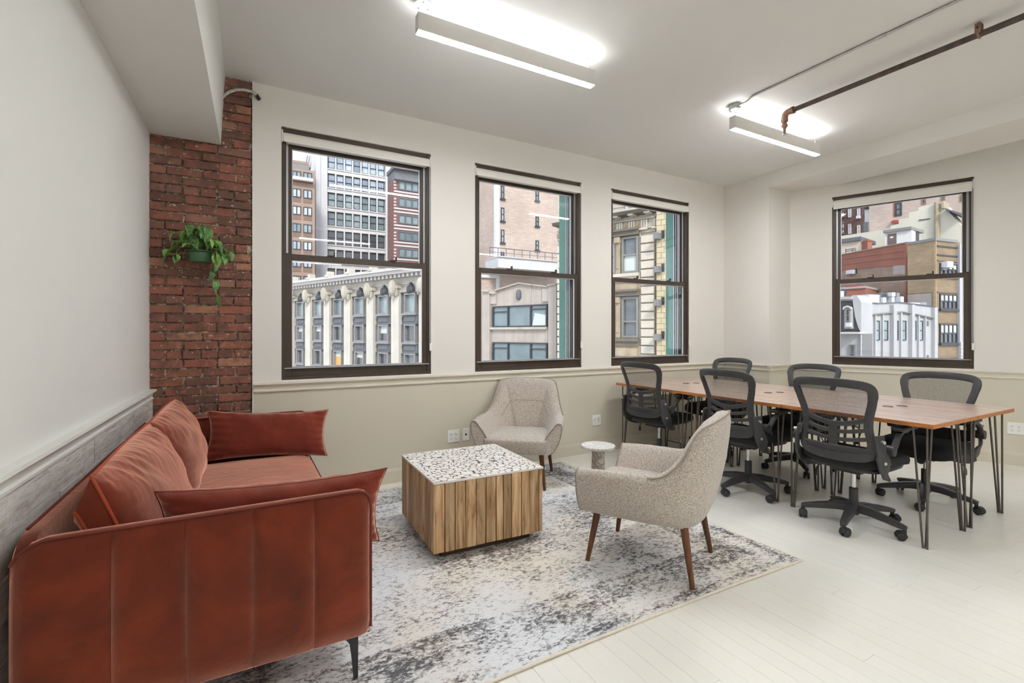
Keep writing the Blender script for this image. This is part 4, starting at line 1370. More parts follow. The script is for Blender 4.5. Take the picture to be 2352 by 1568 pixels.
def leaf(p, yaw, tilt, roll, m, s=1.0):
    o = bpy.data.objects.new('leaf', m)
    COL.objects.link(o)
    o.parent = pl
    o.location = p
    o.rotation_euler = (tilt, roll, yaw)
    o.scale = (s, s, s)
    if not o.modifiers:
        so = o.modifiers.new('solidify', 'SOLIDIFY'); so.thickness = 0.0008
for k in range(62):
    a = rnd(0, 2 * pi)
    rr = abs(random.gauss(0, 0.075)) + 0.02
    x = rr * cos(a) * 1.25
    y = min(0.055, rr * sin(a) * 0.65 - 0.01)
    z = 0.07 + rnd(0, 0.10) * (1 - min(1, abs(x) / 0.2)) + rnd(-0.02, 0.03) + (0.05 if x < 0.06 and x > -0.1 else 0) * rnd(0, 1)
    if abs(x) > 0.11: z -= (abs(x) - 0.11) * 0.6
    if x > 0.05: z -= rnd(0, 0.06)
    yaw = atan2(x, -(y - 0.05)) + rnd(-0.6, 0.6)
    p = V((x, y, z))
    leaf(p, yaw, rnd(0.35, 1.15), rnd(-0.5, 0.5), lms[k % 4], rnd(0.8, 1.25))
    stems.tube(smoothpath([V((x * 0.15, y * 0.15, 0.03)), V((x * 0.5, y * 0.5, z * 0.8 + 0.02)), p], 4), 0.0016, 5)
# trailing vine and two side shoots
vine = smoothpath([V((0.075, -0.02, 0.05)), V((0.088, -0.05, 0.0)), V((0.070, -0.05, -0.06)), V((0.072, -0.045, -0.13)), V((0.085, -0.045, -0.19)), V((0.098, -0.045, -0.26)), V((0.118, -0.045, -0.295))], 6)
stems.tube(vine, 0.0022, 6)
for i, (x, z, s, yaw, ro) in enumerate(((0.095, -0.045, 1.1, 0.9, 0.2), (0.075, -0.105, 0.9, 0.8, 0.3), (0.095, -0.175, 1.15, 0.5, 0.1), (0.112, -0.285, 0.95, -1.0, -0.3), (0.10, 0.01, 1.5, 0.3, 0.0), (0.125, 0.03, 1.3, 0.6, 0.1))):
    leaf(V((x, -0.055, z)), yaw, 1.25, ro, lms[i % 2], s)
shoot = smoothpath([V((-0.05, -0.01, 0.06)), V((-0.10, -0.02, 0.065)), V((-0.135, -0.02, 0.03)), V((-0.142, -0.02, -0.02)), V((-0.165, -0.02, 0.012)), V((-0.185, -0.02, 0.02))], 6)
stems.tube(shoot, 0.0018, 6)
for x, z, yaw in ((-0.19, 0.03, -0.6), (-0.135, 0.0, 0.9), (-0.140, -0.015, 0.2)):
    leaf(V((x, -0.03, z)), yaw, 1.1, 0.2, lms[2], 1.05)
sh2 = smoothpath([V((-0.03, 0, 0.08)), V((-0.07, -0.01, 0.15)), V((-0.11, -0.02, 0.165)), V((-0.155, -0.02, 0.15))], 6)
stems.tube(sh2, 0.0018, 6)
stems.tube(smoothpath([V((0.03, 0, 0.06)), V((0.10, -0.05, 0.05)), V((0.155, -0.06, 0.02)), V((0.185, -0.05, 0.035))], 6), 0.002, 6)
for x, z, yaw in ((0.185, 0.045, 0.9), (0.15, 0.015, 0.5), (-0.15, 0.15, -1.2), (-0.09, 0.17, -0.9), (-0.05, 0.21, -0.3), (-0.075, 0.20, 0.8)):
    leaf(V((x, -0.045, z)), yaw, 0.9, 0.1, lms[1], 0.95)
obj('stems', stems, m_stem, pl, smooth=60)
# ------------------------------------------------------------------ the city outside
def raydir(u):
    k = (u - CX) / F_PX
    return V((FX + RX * k, FY + RY * k))
class Fac:
    """a street facade: a vertical plane through two plan points, s along it, z up, d out towards the room"""
    def __init__(f, u1, D1, u2=None, D2=None, vp=None):
        if vp is not None: D2 = D1 * (u1 - vp) / (u2 - vp)
        f.o, p2 = raydir(u1) * D1, raydir(u2) * D2
        f.d = (p2 - f.o).normalized()
        n = V((-f.d.y, f.d.x))
        f.n = n if n.dot(-f.o) > 0 else -n
    def hit(f, u):
        r = raydir(u)
        den = r.x * f.d.y - r.y * f.d.x
        t = (f.o.x * f.d.y - f.o.y * f.d.x) / den
        p = r * t
        return (p - f.o).dot(f.d), t
    def s(f, u): return f.hit(u)[0]
    def z(f, u, v): return H + f.hit(u)[1] * (CY - v) / F_PX
    def pt(f, s, z, d=0.0):
        p = f.o + f.d * s + f.n * d
        return V((p.x, p.y, z))
    def M(f):
        return Matrix(((f.d.x, f.n.x, 0, f.o.x), (f.d.y, f.n.y, 0, f.o.y), (0, 0, 1, 0), (0, 0, 0, 1)))
    def box(f, mb, s0, s1, z0, z1, d0, d1):
        if s0 > s1: s0, s1 = s1, s0
        if z0 > z1: z0, z1 = z1, z0
        return mb.box(s0, s1, d0, d1, z0, z1, f.M())
    def rect(f, mb, u0, v0, u1, v1, d0, d1, uz=None):
        uz = uz if uz is not None else u0
        return f.box(mb, f.s(u0), f.s(u1), f.z(uz, v0), f.z(uz, v1), d0, d1)
    def poly(f, mb, pts, d0, d1):
        lo = [f.pt(f.s(u), f.z(u, v), d0) for u, v in pts]
        hi = [f.pt(f.s(u), f.z(u, v), d1) for u, v in pts]
        return mb.prism(lo, hi)

K_ALB = 0.70     # facade colours darkened so the city holds its exposure under the strong sky
def facade_paint(name, col, rough=0.85, var=0.10, scale=0.6, streak=0.0, brick=None, bs=1.0, mort=None, rand=0):
    M = Mat(name)
    vec = M.coord()
    col = tuple(x * K_ALB for x in col[:3])
    if mort: mort = tuple(x * K_ALB for x in mort[:3]) + (1,)
    c = M.ramp(M.noise(vec, scale, 6, 0.65), [(0.3, tuple(x * (1 - var) for x in col[:3]) + (1,)), (0.7, tuple(min(1, x * (1 + var)) for x in col[:3]) + (1,))])
    if streak:
        st = M.noise(M.coord((1, 1, 0.06)), 1.6, 5, 0.65)
        c = M.mix(M.ramp(st, [(0.5, grey(0)), (0.72, grey(streak))]), c, tuple(x * 0.45 for x in col[:3]) + (1,))
    if brick:
        n2 = M.noise(M.coord((0.5, 0.5, 2.6)), 2.2, 8, 0.75)
        c = M.mix(M.ramp(n2, [(0.40, grey(0)), (0.62, grey(brick))]), c, mort or tuple(x * 0.6 for x in col[:3]) + (1,))
    M.set(Base_Color=c, Roughness=rough)
    return M.m
x_cream = facade_paint('cream_limestone', srgb(218, 211, 199), streak=0.25)
x_white = facade_paint('white_terracotta', srgb(226, 224, 224), var=0.05, streak=0.10)
x_pinkish = facade_paint('pinkish_sill', srgb(190, 176, 174))
x_iron = facade_paint('dark_iron', srgb(70, 72, 78), 0.5, var=0.2, scale=2)
x_irontrim = facade_paint('grey_iron_trim', srgb(148, 146, 146), 0.5, var=0.12, scale=2)
x_brown = facade_paint('tan_brown_brick', srgb(178, 152, 136), brick=0.3)
x_browndk = facade_paint('brown_vent_panel', srgb(142, 116, 104))
x_red = facade_paint('banded_red_brick', srgb(154, 112, 106), brick=0.4)
x_band = facade_paint('white_stone_band', srgb(218, 212, 210), var=0.05)
x_slate = facade_paint('blue_grey_slate', srgb(112, 114, 120), streak=0.4)
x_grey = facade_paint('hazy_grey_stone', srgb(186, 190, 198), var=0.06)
x_beige = facade_paint('beige_brick', srgb(210, 190, 176), var=0.14, scale=0.25, brick=0.5, mort=srgb(168, 146, 134))
x_conc = facade_paint('weathered_concrete', srgb(196, 184, 174), streak=0.35, scale=0.8)
x_stone = facade_paint('carved_limestone', srgb(200, 192, 178), streak=0.45, scale=1.4)
x_dkstone = facade_paint('dark_grey_brown_stone', srgb(122, 114, 102), streak=0.4, scale=1.6)  # dark grey-brown tone with darker streaks
x_quoin = facade_paint('quoin_limestone', srgb(218, 208, 192), var=0.10, scale=1.2)
x_stain = facade_paint('stained_limestone', srgb(186, 168, 142), var=0.2, scale=2.2, streak=0.5)
x_tanbr = facade_paint('tan_pier_brick', srgb(212, 196, 164), var=0.10, scale=1.0)
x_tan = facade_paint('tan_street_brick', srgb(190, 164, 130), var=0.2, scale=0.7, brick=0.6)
x_tanshade = facade_paint('shaded_tan_street_brick', srgb(160, 138, 110), var=0.2, scale=0.7, brick=0.6)  # shaded copy of the tan brick, with the shade put into its colour
x_redbr = facade_paint('orange_red_brick', srgb(178, 108, 88), var=0.22, scale=0.5, brick=0.6, mort=srgb(150, 112, 98))
x_dull = facade_paint('weathered_party_wall', srgb(176, 150, 130), var=0.2, scale=0.8, brick=0.6)
x_dkbr = facade_paint('dark_brown_brick', srgb(112, 82, 74), brick=0.3)
x_stucco = facade_paint('cream_stucco', srgb(222, 216, 198), var=0.07, scale=0.35)
x_bulk = facade_paint('white_bulkhead_paint', srgb(236, 236, 234), var=0.03)
x_paint = facade_paint('pale_grey_paint', srgb(196, 195, 196), var=0.07, scale=0.8, streak=0.18)
x_mans = facade_paint('mansard_slate', srgb(98, 98, 102), var=0.35, scale=2.5)
x_door = facade_paint('brown_metal_door', srgb(112, 94, 90), 0.5)
x_frame = facade_paint('dark_window_frame', srgb(58, 62, 68), 0.5)
x_framew = facade_paint('pale_window_frame', srgb(206, 206, 206), 0.5)
x_ac = facade_paint('white_metal_box', srgb(226, 228, 230), 0.5, var=0.05)
x_acd = facade_paint('grey_metal_grille', srgb(140, 139, 137), 0.5, var=0.1)
x_redl = facade_paint('red_parapet', srgb(170, 74, 62))
x_rail = facade_paint('grey_pipe_rail', srgb(120, 118, 118), 0.5)
def paneglass(name, a, b, rough=0.12):
    M = Mat(name)
    oi = M.n('ObjectInfo')
    c = M.ramp(oi.outputs['Random'], [(0, a), (1, b)])
    c = M.mix(M.ramp(M.noise(M.coord(), 0.9, 4, 0.6), [(0.35, grey(0)), (0.7, grey(0.5))]), c, tuple(x * 0.5 for x in a[:3]) + (1,))
    M.set(Base_Color=c, Roughness=rough)
    M.b.inputs['Specular IOR Level'].default_value = 0.7
    return M.m
g_dark = paneglass('dark_pane', srgb(62, 66, 72), srgb(104, 110, 116))
g_blue = paneglass('sky_pane', srgb(120, 136, 152), srgb(184, 198, 212))
g_teal = paneglass('teal_pane', srgb(96, 114, 120), srgb(150, 166, 170))
g_curt = paneglass('curtained_pane', srgb(150, 158, 170), srgb(206, 210, 216))
x_shade = facade_paint('pale_window_shade', srgb(214, 220, 216), 0.8, var=0.03)
M_ = Mat('warm_lit_room'); M_.set(Base_Color=srgb(190, 140, 80), Roughness=0.9); m_warm = M_.m
M_.b.inputs['Emission Color'].default_value = srgb(214, 150, 70); M_.b.inputs['Emission Strength'].default_value = 0.35

def bld(name, label):
    return thing(name, label, 'building')
def xwin(t, f, s0, s1, z0, z1, cols=1, rows=2, fw=0.07, mu=0.05, pane=None, frm=None, d=0.12, sill=None, rowf=None, name='window', d0=0.0):
    if s0 > s1: s0, s1 = s1, s0
    if z0 > z1: z0, z1 = z1, z0
    mb = MB()
    B = lambda a, b, c, e_: mb.box(a, b, d0 - 0.02, d0 + d, c, e_, f.M())
    B(s0, s0 + fw, z0, z1); B(s1 - fw, s1, z0, z1); B(s0 + fw, s1 - fw, z0, z0 + fw); B(s0 + fw, s1 - fw, z1 - fw, z1)
    for k in range(1, cols):
        c = s0 + (s1 - s0) * k / cols
        B(c - mu / 2, c + mu / 2, z0 + fw, z1 - fw)
    for k in range(1, rows):
        c = z0 + (z1 - z0) * (rowf[k - 1] if rowf else k / rows)
        B(s0 + fw, s1 - fw, c - mu / 2, c + mu / 2)
    if sill:
        mb.box(s0 - sill, s1 + sill, d0 - 0.02, d0 + d + 0.12, z0 - 0.18, z0, f.M())
    w = obj(name, mb, frm or x_frame, t)
    obj('pane', MB().box(s0 + fw * 0.5, s1 - fw * 0.5, d0 + 0.01, d0 + 0.04, z0 + fw * 0.5, z1 - fw * 0.5, f.M()), pane or g_dark, w)
    return w
def wrect(t, f, u0, v0, u1, v1, **k):
    return xwin(t, f, f.s(u0), f.s(u1), f.z(u0, v0), f.z(u0, v1), **k)
Z1 = lambda x: 660 + x / 5.6
Y1 = lambda y: 320 + y / 5.6
Z2 = lambda x: 660 + x / 6.03
Y2 = lambda y: 590 + y / 6.03

# (1) colonnaded office building across the street, first window
f = Fac(961, 45, 671, vp=-207)
t = bld('office_building', 'cream colonnaded office building with dark iron window bays and a deep cornice')
def zl(x, y): return f.z(Z2(x), Y2(y))
zt = zl(60, 352)
zpar, zcor, zden, zfri, zhead = zl(60, 386), zl(60, 432), zl(60, 462), zl(60, 545), zl(200, 625)
sL, sR = f.s(575), f.s(990)
obj('facade_wall', f.box(MB(), sL, sR, -28, zpar, -4, 0), x_cream, t)
obj('parapet', f.box(f.box(MB(), sL, sR, zpar, zt, -0.5, 0.35), sL, sR, zt - 0.12, zt + 0.05, -0.6, 0.5), x_cream, t)
obj('cornice', f.box(f.box(f.box(MB(), sL, sR, zcor, zpar, -0.2, 1.2), sL, sR, zpar - 0.12, zpar + 0.02, -0.2, 1.45), sL, sR, zden, zcor, 0, 0.55), x_band, t)
obj('frieze_band', f.box(f.box(MB(), sL, sR, zfri + 0.10, zfri + 0.24, 0, 0.16), sL, sR, zfri - 0.02, zfri + 0.06, 0, 0.10), x_band, t)
s335, s1545 = f.s(Z2(335)), f.s(Z2(1545))
pitch = (s1545 - s335) / 4
span = abs(sR - sL)
nd = int(span / 0.62)
for k in range(nd):
    s = min(sL, sR) + (k + 0.5) * span / nd
    obj('dentil', f.box(MB(), s - 0.15, s + 0.15, zden - 0.05, zcor - 0.02, 0.5, 0.95), x_band, t)
pw = abs(pitch) * 0.285
zs = [(zhead, zl(200, 838)), (zl(200, 958), zl(200, 1152)), (zl(200, 1272), zl(200, 1470)), (zl(200, 1590), zl(200, 1790))]
pn = 0
rgx = random.Random(4)
for k in range(-3, 7):
    sc = s335 + pitch * k
    obj('pilaster', f.box(MB(), sc - pw / 2, sc + pw / 2, -28, zfri - 0.02, -0.3, 0.5), x_cream, t)
    cp = MB()
    f.box(cp, sc - pw * 0.62, sc + pw * 0.62, zfri - 0.30, zfri + 0.02, 0.3, 0.75)
    f.box(cp, sc - pw * 0.50, sc + pw * 0.50, zfri - 0.95, zfri - 0.30, 0.4, 0.68)
    c0 = f.pt(sc, zfri + 0.05, 0.75)
    cp.superbox(c0.x, c0.y, c0.z - 0.25, 0.40, 0.40, 0.75, 0.9, 0.9, 10, 8)
    for q in (-0.42, 0, 0.42):
        cc = f.pt(sc + q * pw, zfri - 0.6 - (0.5 if q == 0 else 0.2), 0.68)
        cp.superbox(cc.x, cc.y, cc.z, 0.10, 0.10, 0.42 if q == 0 else 0.3, 0.9, 0.9, 8, 6)
    obj('capital', cp, x_stone, t)
    obj('parapet_block', f.box(f.box(MB(), sc - 0.35, sc + 0.35, zpar, zt + 0.25, -0.5, 0.5), sc - 0.25, sc + 0.25, zt + 0.25, zt + 0.62, -0.35, 0.35), x_cream, t)
    if k == 6: continue
    a, b = sc + math.copysign(pw / 2, pitch), sc + pitch - math.copysign(pw / 2, pitch)
    a, b = min(a, b), max(a, b)
    obj('window_bay', f.box(MB(), a, b, -28, zhead + 0.12, 0.0, 0.06), x_iron, t)
    wb = b - a
    cr = MB()
    cc = f.pt((a + b) / 2, zhead + 0.35, 0.2)
    cr.superbox(cc.x, cc.y, cc.z, 0.42, 0.42, 0.42, 0.8, 0.8, 12, 8)
    cc = f.pt((a + b) / 2, zhead + 0.75, 0.2)
    cr.superbox(cc.x, cc.y, cc.z, 0.20, 0.20, 0.30, 0.8, 0.8, 10, 8)
    f.box(cr, a + 0.1, b - 0.1, zhead + 0.02, zhead + 0.14, 0.0, 0.35)
    obj('crest', cr, x_iron, t)
    for zi, (z1, z0) in enumerate(zs):
        wa, wb_ = a + wb * 0.22, b - wb * 0.22
        xwin(t, f, wa, wb_, z0, z1, 1, 1, fw=0.13, pane=(g_dark if zi else g_teal), frm=x_irontrim, d=0.35, sill=0.25, d0=0.06)
        obj('side_light', f.box(f.box(MB(), a + 0.10, a + 0.16, z0, z1, 0.05, 0.3), b - 0.16, b - 0.10, z0, z1, 0.05, 0.3), x_irontrim, t)
        if zi < 3:
            zn = zs[zi + 1][0]
            obj('spandrel', f.box(f.box(f.box(MB(), wa - 0.2, wb_ + 0.2, zn, z0 - 0.20, 0.04, 0.28), wa + 0.1, wb_ - 0.1, zn + 0.28, z0 - 0.34, 0.28, 0.34), wa - 0.25, wb_ + 0.25, zn + 0.02, zn + 0.14, 0.04, 0.42), x_slate, t)
        sel = (k * 4 + zi) % 9
        if zi and sel in (1, 4, 6):
            obj('window_shade', f.box(MB(), wa + 0.14, wb_ - 0.14, z1 - 0.14 - (z1 - z0) * (0.42 if sel == 4 else 0.3), z1 - 0.14, 0.10, 0.13), x_shade, t)
        if zi == 2 and k == 1:
            obj('lit_room', f.box(MB(), wa + 0.14, wb_ - 0.14, z0 + 0.13, z1 - 0.13, 0.10, 0.12), m_warm, t)

# (2) white tower behind it
f = Fac(754, 87, 882, vp=3166)
t = bld('tower_block', 'tall white tower with rows of seven sash windows between plain piers')
s0, s1 = f.s(724), f.s(904)
ztop = f.z(754, 250)
obj('facade_wall', f.box(MB(), s0, s1, -28, ztop + 6, -16, -0.3), x_white, t)
obj('corner_pier', f.box(f.box(MB(), s0, f.s(751), -28, ztop + 6, -0.3, 0.5), s0, f.s(735), -28, ztop + 6, 0.5, 0.8), x_white, t)
obj('corner_pier', f.box(f.box(MB(), f.s(884.5), s1, -28, ztop + 6, -0.3, 0.5), f.s(895), s1, -28, ztop + 6, 0.5, 0.8), x_white, t)
cols = [525, 636, 746, 853, 959, 1063, 1166]
zA = f.z(753.7, Y1(195)); zP = f.z(753.7, Y1(195)) - f.z(753.7, Y1(439)); wh = f.z(753.7, Y1(195)) - f.z(753.7, Y1(366))
for rI in range(-1, 8):
    zt_ = zA - rI * zP
    obj('spandrel', f.box(f.box(MB(), f.s(751), f.s(884.5), zt_ - zP + 0.05, zt_ - wh - 0.12, -0.3, 0.15), f.s(751), f.s(884.5), zt_ - wh - 0.30, zt_ - wh - 0.12, -0.3, 0.28), x_white, t)
    obj('sill_band', f.box(MB(), f.s(751), f.s(884.5), zt_ - wh - 0.42, zt_ - wh - 0.28, -0.3, 0.2), x_pinkish, t)
    for ci, x in enumerate(cols):
        a = f.s(Z1(x)); b = a + (f.s(Z1(1166)) - f.s(Z1(525))) / 6 * 0.83
        xwin(t, f, a, b, zt_ - wh, zt_, 1, 2, fw=0.10, mu=0.12, pane=g_blue if rI < 2 else (g_teal if rI < 4 else g_dark), d=0.18, d0=-0.3)
for x in cols[1:]:
    a = f.s(Z1(x)) - 0.20
    obj('mullion', f.box(MB(), a - 0.12, a + 0.12, -28, ztop + 5, -0.3, 0.2), x_white, t)

# (3) brown brick building at the left of the first window
f = Fac(672, 76, 724, vp=3166)
t = bld('apartment_building', 'tan brown brick apartment building with paired windows over vent panels')
s0, s1 = f.s(440), f.s(723.4)
zr = f.z(672, Y1(365))
obj('facade_wall', f.box(MB(), s0, s1, -28, zr, -12, 0), x_brown, t)
obj('setback', f.box(MB(), s0, s1 - 0.6, zr, f.z(672, Y1(195)), -12, -2.5), x_brown, t)
obj('terrace_rail', f.box(f.box(MB(), s0, s1 - 0.9, zr, f.z(672, Y1(285)), -0.3, -0.24), s0, s1 - 0.9, f.z(672, Y1(292)), f.z(672, Y1(284)), -0.34, -0.2), x_acd, t)
zP = f.z(672, Y1(625)) - f.z(672, Y1(850))
zT = f.z(672, Y1(625))
for r_ in range(-1, 8):
    for x0, x1 in ((64, 175), (205, 316), (-97, 14), (-258, -147), (-419, -308), (-580, -469), (-741, -630), (-902, -791)):
        z1 = zT - r_ * zP
        z0 = z1 - zP * 0.50
        xwin(t, f, f.s(Z1(x0)), f.s(Z1(x1)), z0, z1, 2, 1, fw=0.12, mu=0.16, pane=g_curt if (r_ + x0) % 3 else g_teal, d=0.12)
        if r_ >= 0: obj('vent_panel', f.box(MB(), f.s(Z1(x0)), f.s(Z1(x1)), z0 - zP * 0.27, z0 - 0.08, -0.02, 0.05), x_browndk, t)
obj('balcony_slab', f.box(MB(), s0, f.s(Z1(325)), zT + zP * 0.38, zT + zP * 0.44, 0, 0.9).box(0, 0, 0, 0, 0, 0), x_browndk, t)
obj('balcony_rail', f.box(MB(), s0, f.s(Z1(325)), zT + zP * 0.44, zT + zP * 0.62, 0.84, 0.9), x_curt if False else x_framew, t)
mb = MB()
f2 = f
a, b = f.s(Z1(222)), f.s(Z1(345))
zb_, zt_ = f.z(700, Y1(250)), f.z(700, Y1(80))
f.box(mb, a + 0.6, b, zb_, zt_, -9, -4)
f.box(mb, a, a + 0.35, zb_, zt_, -3.8, -3.5)
for k in range(4):
    q = a + (b - a) * k / 4
    mb.tube([f.pt(q, zb_, -3.6), f.pt(q + (b - a) / 4, zt_, -3.6)], 0.12, 6)
obj('roof_screen', mb, x_white, t)

# (4) banded brick building
f = Fac(904.5, 80, 965, vp=3166)
t = bld('banded_building', 'red brick building with white stone bands and a dark slate top')
s0, s1 = f.s(904.5), f.s(1010)
zr, zsl = f.z(905, Y1(345)), f.z(905, Y1(505))
obj('facade_wall', f.box(MB(), s0, s1, -28, zsl, -4, 0), x_red, t)
obj('slate_top', f.box(f.box(f.box(MB(), s0, s1, zsl, zr, -4, 0.3), s0 - 0.2, s1, zr - 0.6, zr, -4, 0.9), s0, s1, zsl - 0.2, zsl + 0.3, 0, 0.7), x_slate, t)
zT = f.z(905, Y1(520)); zP = (f.z(905, Y1(520)) - f.z(905, Y1(1390))) / 4
for r_ in range(0, 9):
    z1 = zT - r_ * zP
    z0 = z1 - zP * 0.56
    a, b = f.s(Z1(1428)), f.s(Z1(1690))
    xwin(t, f, a, b, z0, z1, 3, 1, fw=0.2, mu=0.3, pane=g_teal, frm=x_slate, d=0.15)
    xwin(t, f, b + 0.6, b + 0.6 + (b - a), z0, z1, 3, 1, fw=0.2, mu=0.3, pane=g_teal, frm=x_slate, d=0.15)
    for zz in (z0 - zP * 0.16, z0 - zP * 0.36):
        obj('stone_band', f.box(MB(), s0, s1, zz, zz + zP * 0.10, -0.02, 0.12), x_band, t)
    for q in range(3):
        obj('quoin', f.box(MB(), s0, a - 0.4, z0 + (z1 - z0) * (q + 0.1) / 3, z0 + (z1 - z0) * (q + 0.62) / 3, -0.02, 0.12), x_band, t)

# (5) hazy grey tower, left of the second window
Z7 = lambda x: 1080 + x / 6.82
Y7 = lambda y: 390 + y / 6.82
f = Fac(1096, 118, 1140, vp=3166)
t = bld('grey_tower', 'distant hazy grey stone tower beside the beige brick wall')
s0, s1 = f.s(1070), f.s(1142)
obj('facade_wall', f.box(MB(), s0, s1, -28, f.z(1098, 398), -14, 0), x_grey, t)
for y in (265, 700, 930):
    obj('cornice', f.box(MB(), s0, s1, f.z(1100, Y7(y + 22)), f.z(1100, Y7(y)), 0, 0.9), x_grey, t)
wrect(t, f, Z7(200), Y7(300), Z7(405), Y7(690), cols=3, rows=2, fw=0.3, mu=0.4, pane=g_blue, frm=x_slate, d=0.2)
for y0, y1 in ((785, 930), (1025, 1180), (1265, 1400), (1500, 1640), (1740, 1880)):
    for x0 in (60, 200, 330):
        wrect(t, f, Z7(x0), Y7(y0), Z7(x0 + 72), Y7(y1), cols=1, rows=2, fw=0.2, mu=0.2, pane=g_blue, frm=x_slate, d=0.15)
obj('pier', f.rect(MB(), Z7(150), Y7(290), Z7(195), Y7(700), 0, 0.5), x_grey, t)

# (6) big beige brick wall
f = Fac(1139, 56, 1290, vp=3166)
t = bld('brick_tower', 'beige brick tower side wall with small windows and a white corner strip')
s0, s1 = f.s(Z7(400)), f.s(1345)
ztop = f.z(1139, 300)
obj('party_wall', f.box(MB(), s0 + 0.02, s1, -28, ztop, -18, 0), x_beige, t)
obj('corner_strip', f.box(MB(), s0, f.s(Z7(456)), -28, ztop + 0.02, -0.5, 0.06), x_bulk, t)
obj('left_ledge', f.box(MB(), f.s(1090), s0, f.z(1100, 637), f.z(1100, 630), -2, 0.2), x_bulk, t)
obj('lower_wing', f.box(MB(), f.s(1060), s0 + 0.1, -28, f.z(1100, 633), -6, -0.1), x_beige, t)
for x0, w_, rows in ((480, 50, ((240, 450), (590, 800), (935, 1140), (1285, 1450))), (1022, 48, ((320, 480), (730, 880), (1105, 1255)))):
    for y0, y1 in rows:
        wrect(t, f, Z7(x0), Y7(y0), Z7(x0 + w_), Y7(y1), cols=1, rows=2, fw=0.1, mu=0.1, pane=g_blue if y0 in (590, 935) else g_teal, frm=x_frame, d=0.1, sill=0.12)
# (7) terrace parapet with railing, part of the same tower
tr = obj('terrace', f.box(f.box(MB(), f.s(Z7(248)), f.s(Z7(1265)), f.z(1116, 621), f.z(1116, 597.5), -0.2, 3.0), f.s(Z7(242)), f.s(Z7(1270)), f.z(1116, 598), f.z(1116, 596), -0.2, 3.2), x_white, t)
zr0 = f.z(1116, 597)
a, b = f.s(Z7(140)), f.s(Z7(1205))
mb = MB().tube([f.pt(a, zr0 + 1.0, 2.7), f.pt(b, zr0 + 1.0, 2.7)], 0.05, 6).tube([f.pt(a, zr0 + 0.5, 2.7), f.pt(b, zr0 + 0.5, 2.7)], 0.03, 6)
for k in range(10):
    q = a + (b - a) * k / 9
    mb.tube([f.pt(q, zr0, 2.7), f.pt(q, zr0 + 1.0, 2.7)], 0.045, 6)
obj('terrace_railing', mb, x_rail, tr)

# (8) concrete building with a gable parapet
Z8 = lambda x: 1080 + x / 6.82
Y8 = lambda y: 610 + y / 6.82
f = Fac(1258, 33, 1130, vp=-207)
t = bld('gable_building', 'weathered concrete building with a low gable and two wide grimy windows')
P8 = lambda x, y: (Z8(x), Y8(y))
obj('facade_wall', f.poly(MB(), [P8(335, 1900), P8(335, 430), P8(420, 385), P8(780, 272), P8(1215, 328), P8(1255, 345), P8(1255, 1900)], -6, 0), x_conc, t)
obj('gable_coping', f.poly(f.poly(MB(), [P8(412, 400), P8(412, 378), P8(780, 264), P8(780, 284)], -0.4, 0.22), [P8(780, 284), P8(780, 264), P8(1220, 320), P8(1220, 338)], -0.4, 0.22), x_conc, t)
obj('side_pier', f.poly(MB(), [P8(228, 1900), P8(228, 392), P8(332, 398), P8(332, 1900)], -6, 0.25), x_conc, t)
obj('side_pier', f.poly(MB(), [P8(332, 600), P8(332, 430), P8(418, 436), P8(418, 600)], -0.2, 0.12), x_conc, t)
obj('side_pier', f.poly(f.poly(MB(), [P8(1255, 1900), P8(1255, 318), P8(1380, 300), P8(1380, 1900)], -6, 0.25), [P8(1250, 322), P8(1250, 306), P8(1385, 288), P8(1385, 306)], -6, 0.4), x_conc, t)
obj('side_pier', f.poly(MB(), [P8(1145, 560), P8(1145, 370), P8(1255, 352), P8(1255, 560)], -0.2, 0.14), x_conc, t)
obj('pier_cap', f.poly(f.poly(MB(), [P8(225, 410), P8(225, 375), P8(340, 385), P8(340, 415)], -0.5, 0.45), [P8(335, 440), P8(335, 408), P8(420, 418), P8(420, 446)], -0.5, 0.3), x_stone, t)
for x in (585, 955):
    obj('gable_rib', f.poly(MB(), [P8(x - 5, 560), P8(x - 5, 345 if x < 700 else 312), P8(x + 5, 342 if x < 700 else 312), P8(x + 5, 560)], 0, 0.05), x_stone, t)
mb = MB()
c0 = f.pt(f.s(Z8(768)), f.z(Z8(768), Y8(455)), 0.06)
mb.superbox(c0.x, c0.y, c0.z, 0.20, 0.20, 0.38, 0.8, 0.9, 16, 10)
for dy, rr in ((-48, 0.12), (52, 0.14)):
    c1_ = f.pt(f.s(Z8(768)), f.z(Z8(768), Y8(455 + dy)), 0.08)
    mb.superbox(c1_.x, c1_.y, c1_.z, rr, rr, 0.12, 0.8, 0.9, 12, 8)
obj('cartouche', mb, x_slate, t)
for y0l, y0r, y1 in ((640, 592, 966), (1196, 1196, 1530)):
    sa, sb = f.s(Z8(362)), f.s(Z8(1220))
    w_ = xwin(t, f, sa, sb, f.z(Z8(362), Y8(y1)), f.z(Z8(362), Y8(y0l)), cols=1, rows=1, fw=0.10, pane=g_teal, frm=x_frame, d=0.15)
    mb = MB()
    for x in (608, 962):
        f.box(mb, f.s(Z8(x)) - 0.05, f.s(Z8(x)) + 0.05, f.z(Z8(362), Y8(y1)), f.z(Z8(362), Y8(y0l)), 0, 0.15)
    for xa, xb, yy in ((370, 608, 725 if y0l < 1000 else 1290), (962, 1215, 700 if y0l < 1000 else 1290)):
        f.box(mb, f.s(Z8(xa)), f.s(Z8(xb)), f.z(Z8(500), Y8(yy)) - 0.04, f.z(Z8(500), Y8(yy)) + 0.04, 0, 0.14)
    obj('mullion', mb, x_frame, w_)
    obj('sill', f.box(MB(), sa - 0.15 if sa < sb else sa + 0.15, sb, f.z(Z8(362), Y8(y1)) - 0.16, f.z(Z8(362), Y8(y1)), 0, 0.25), x_stone, t)
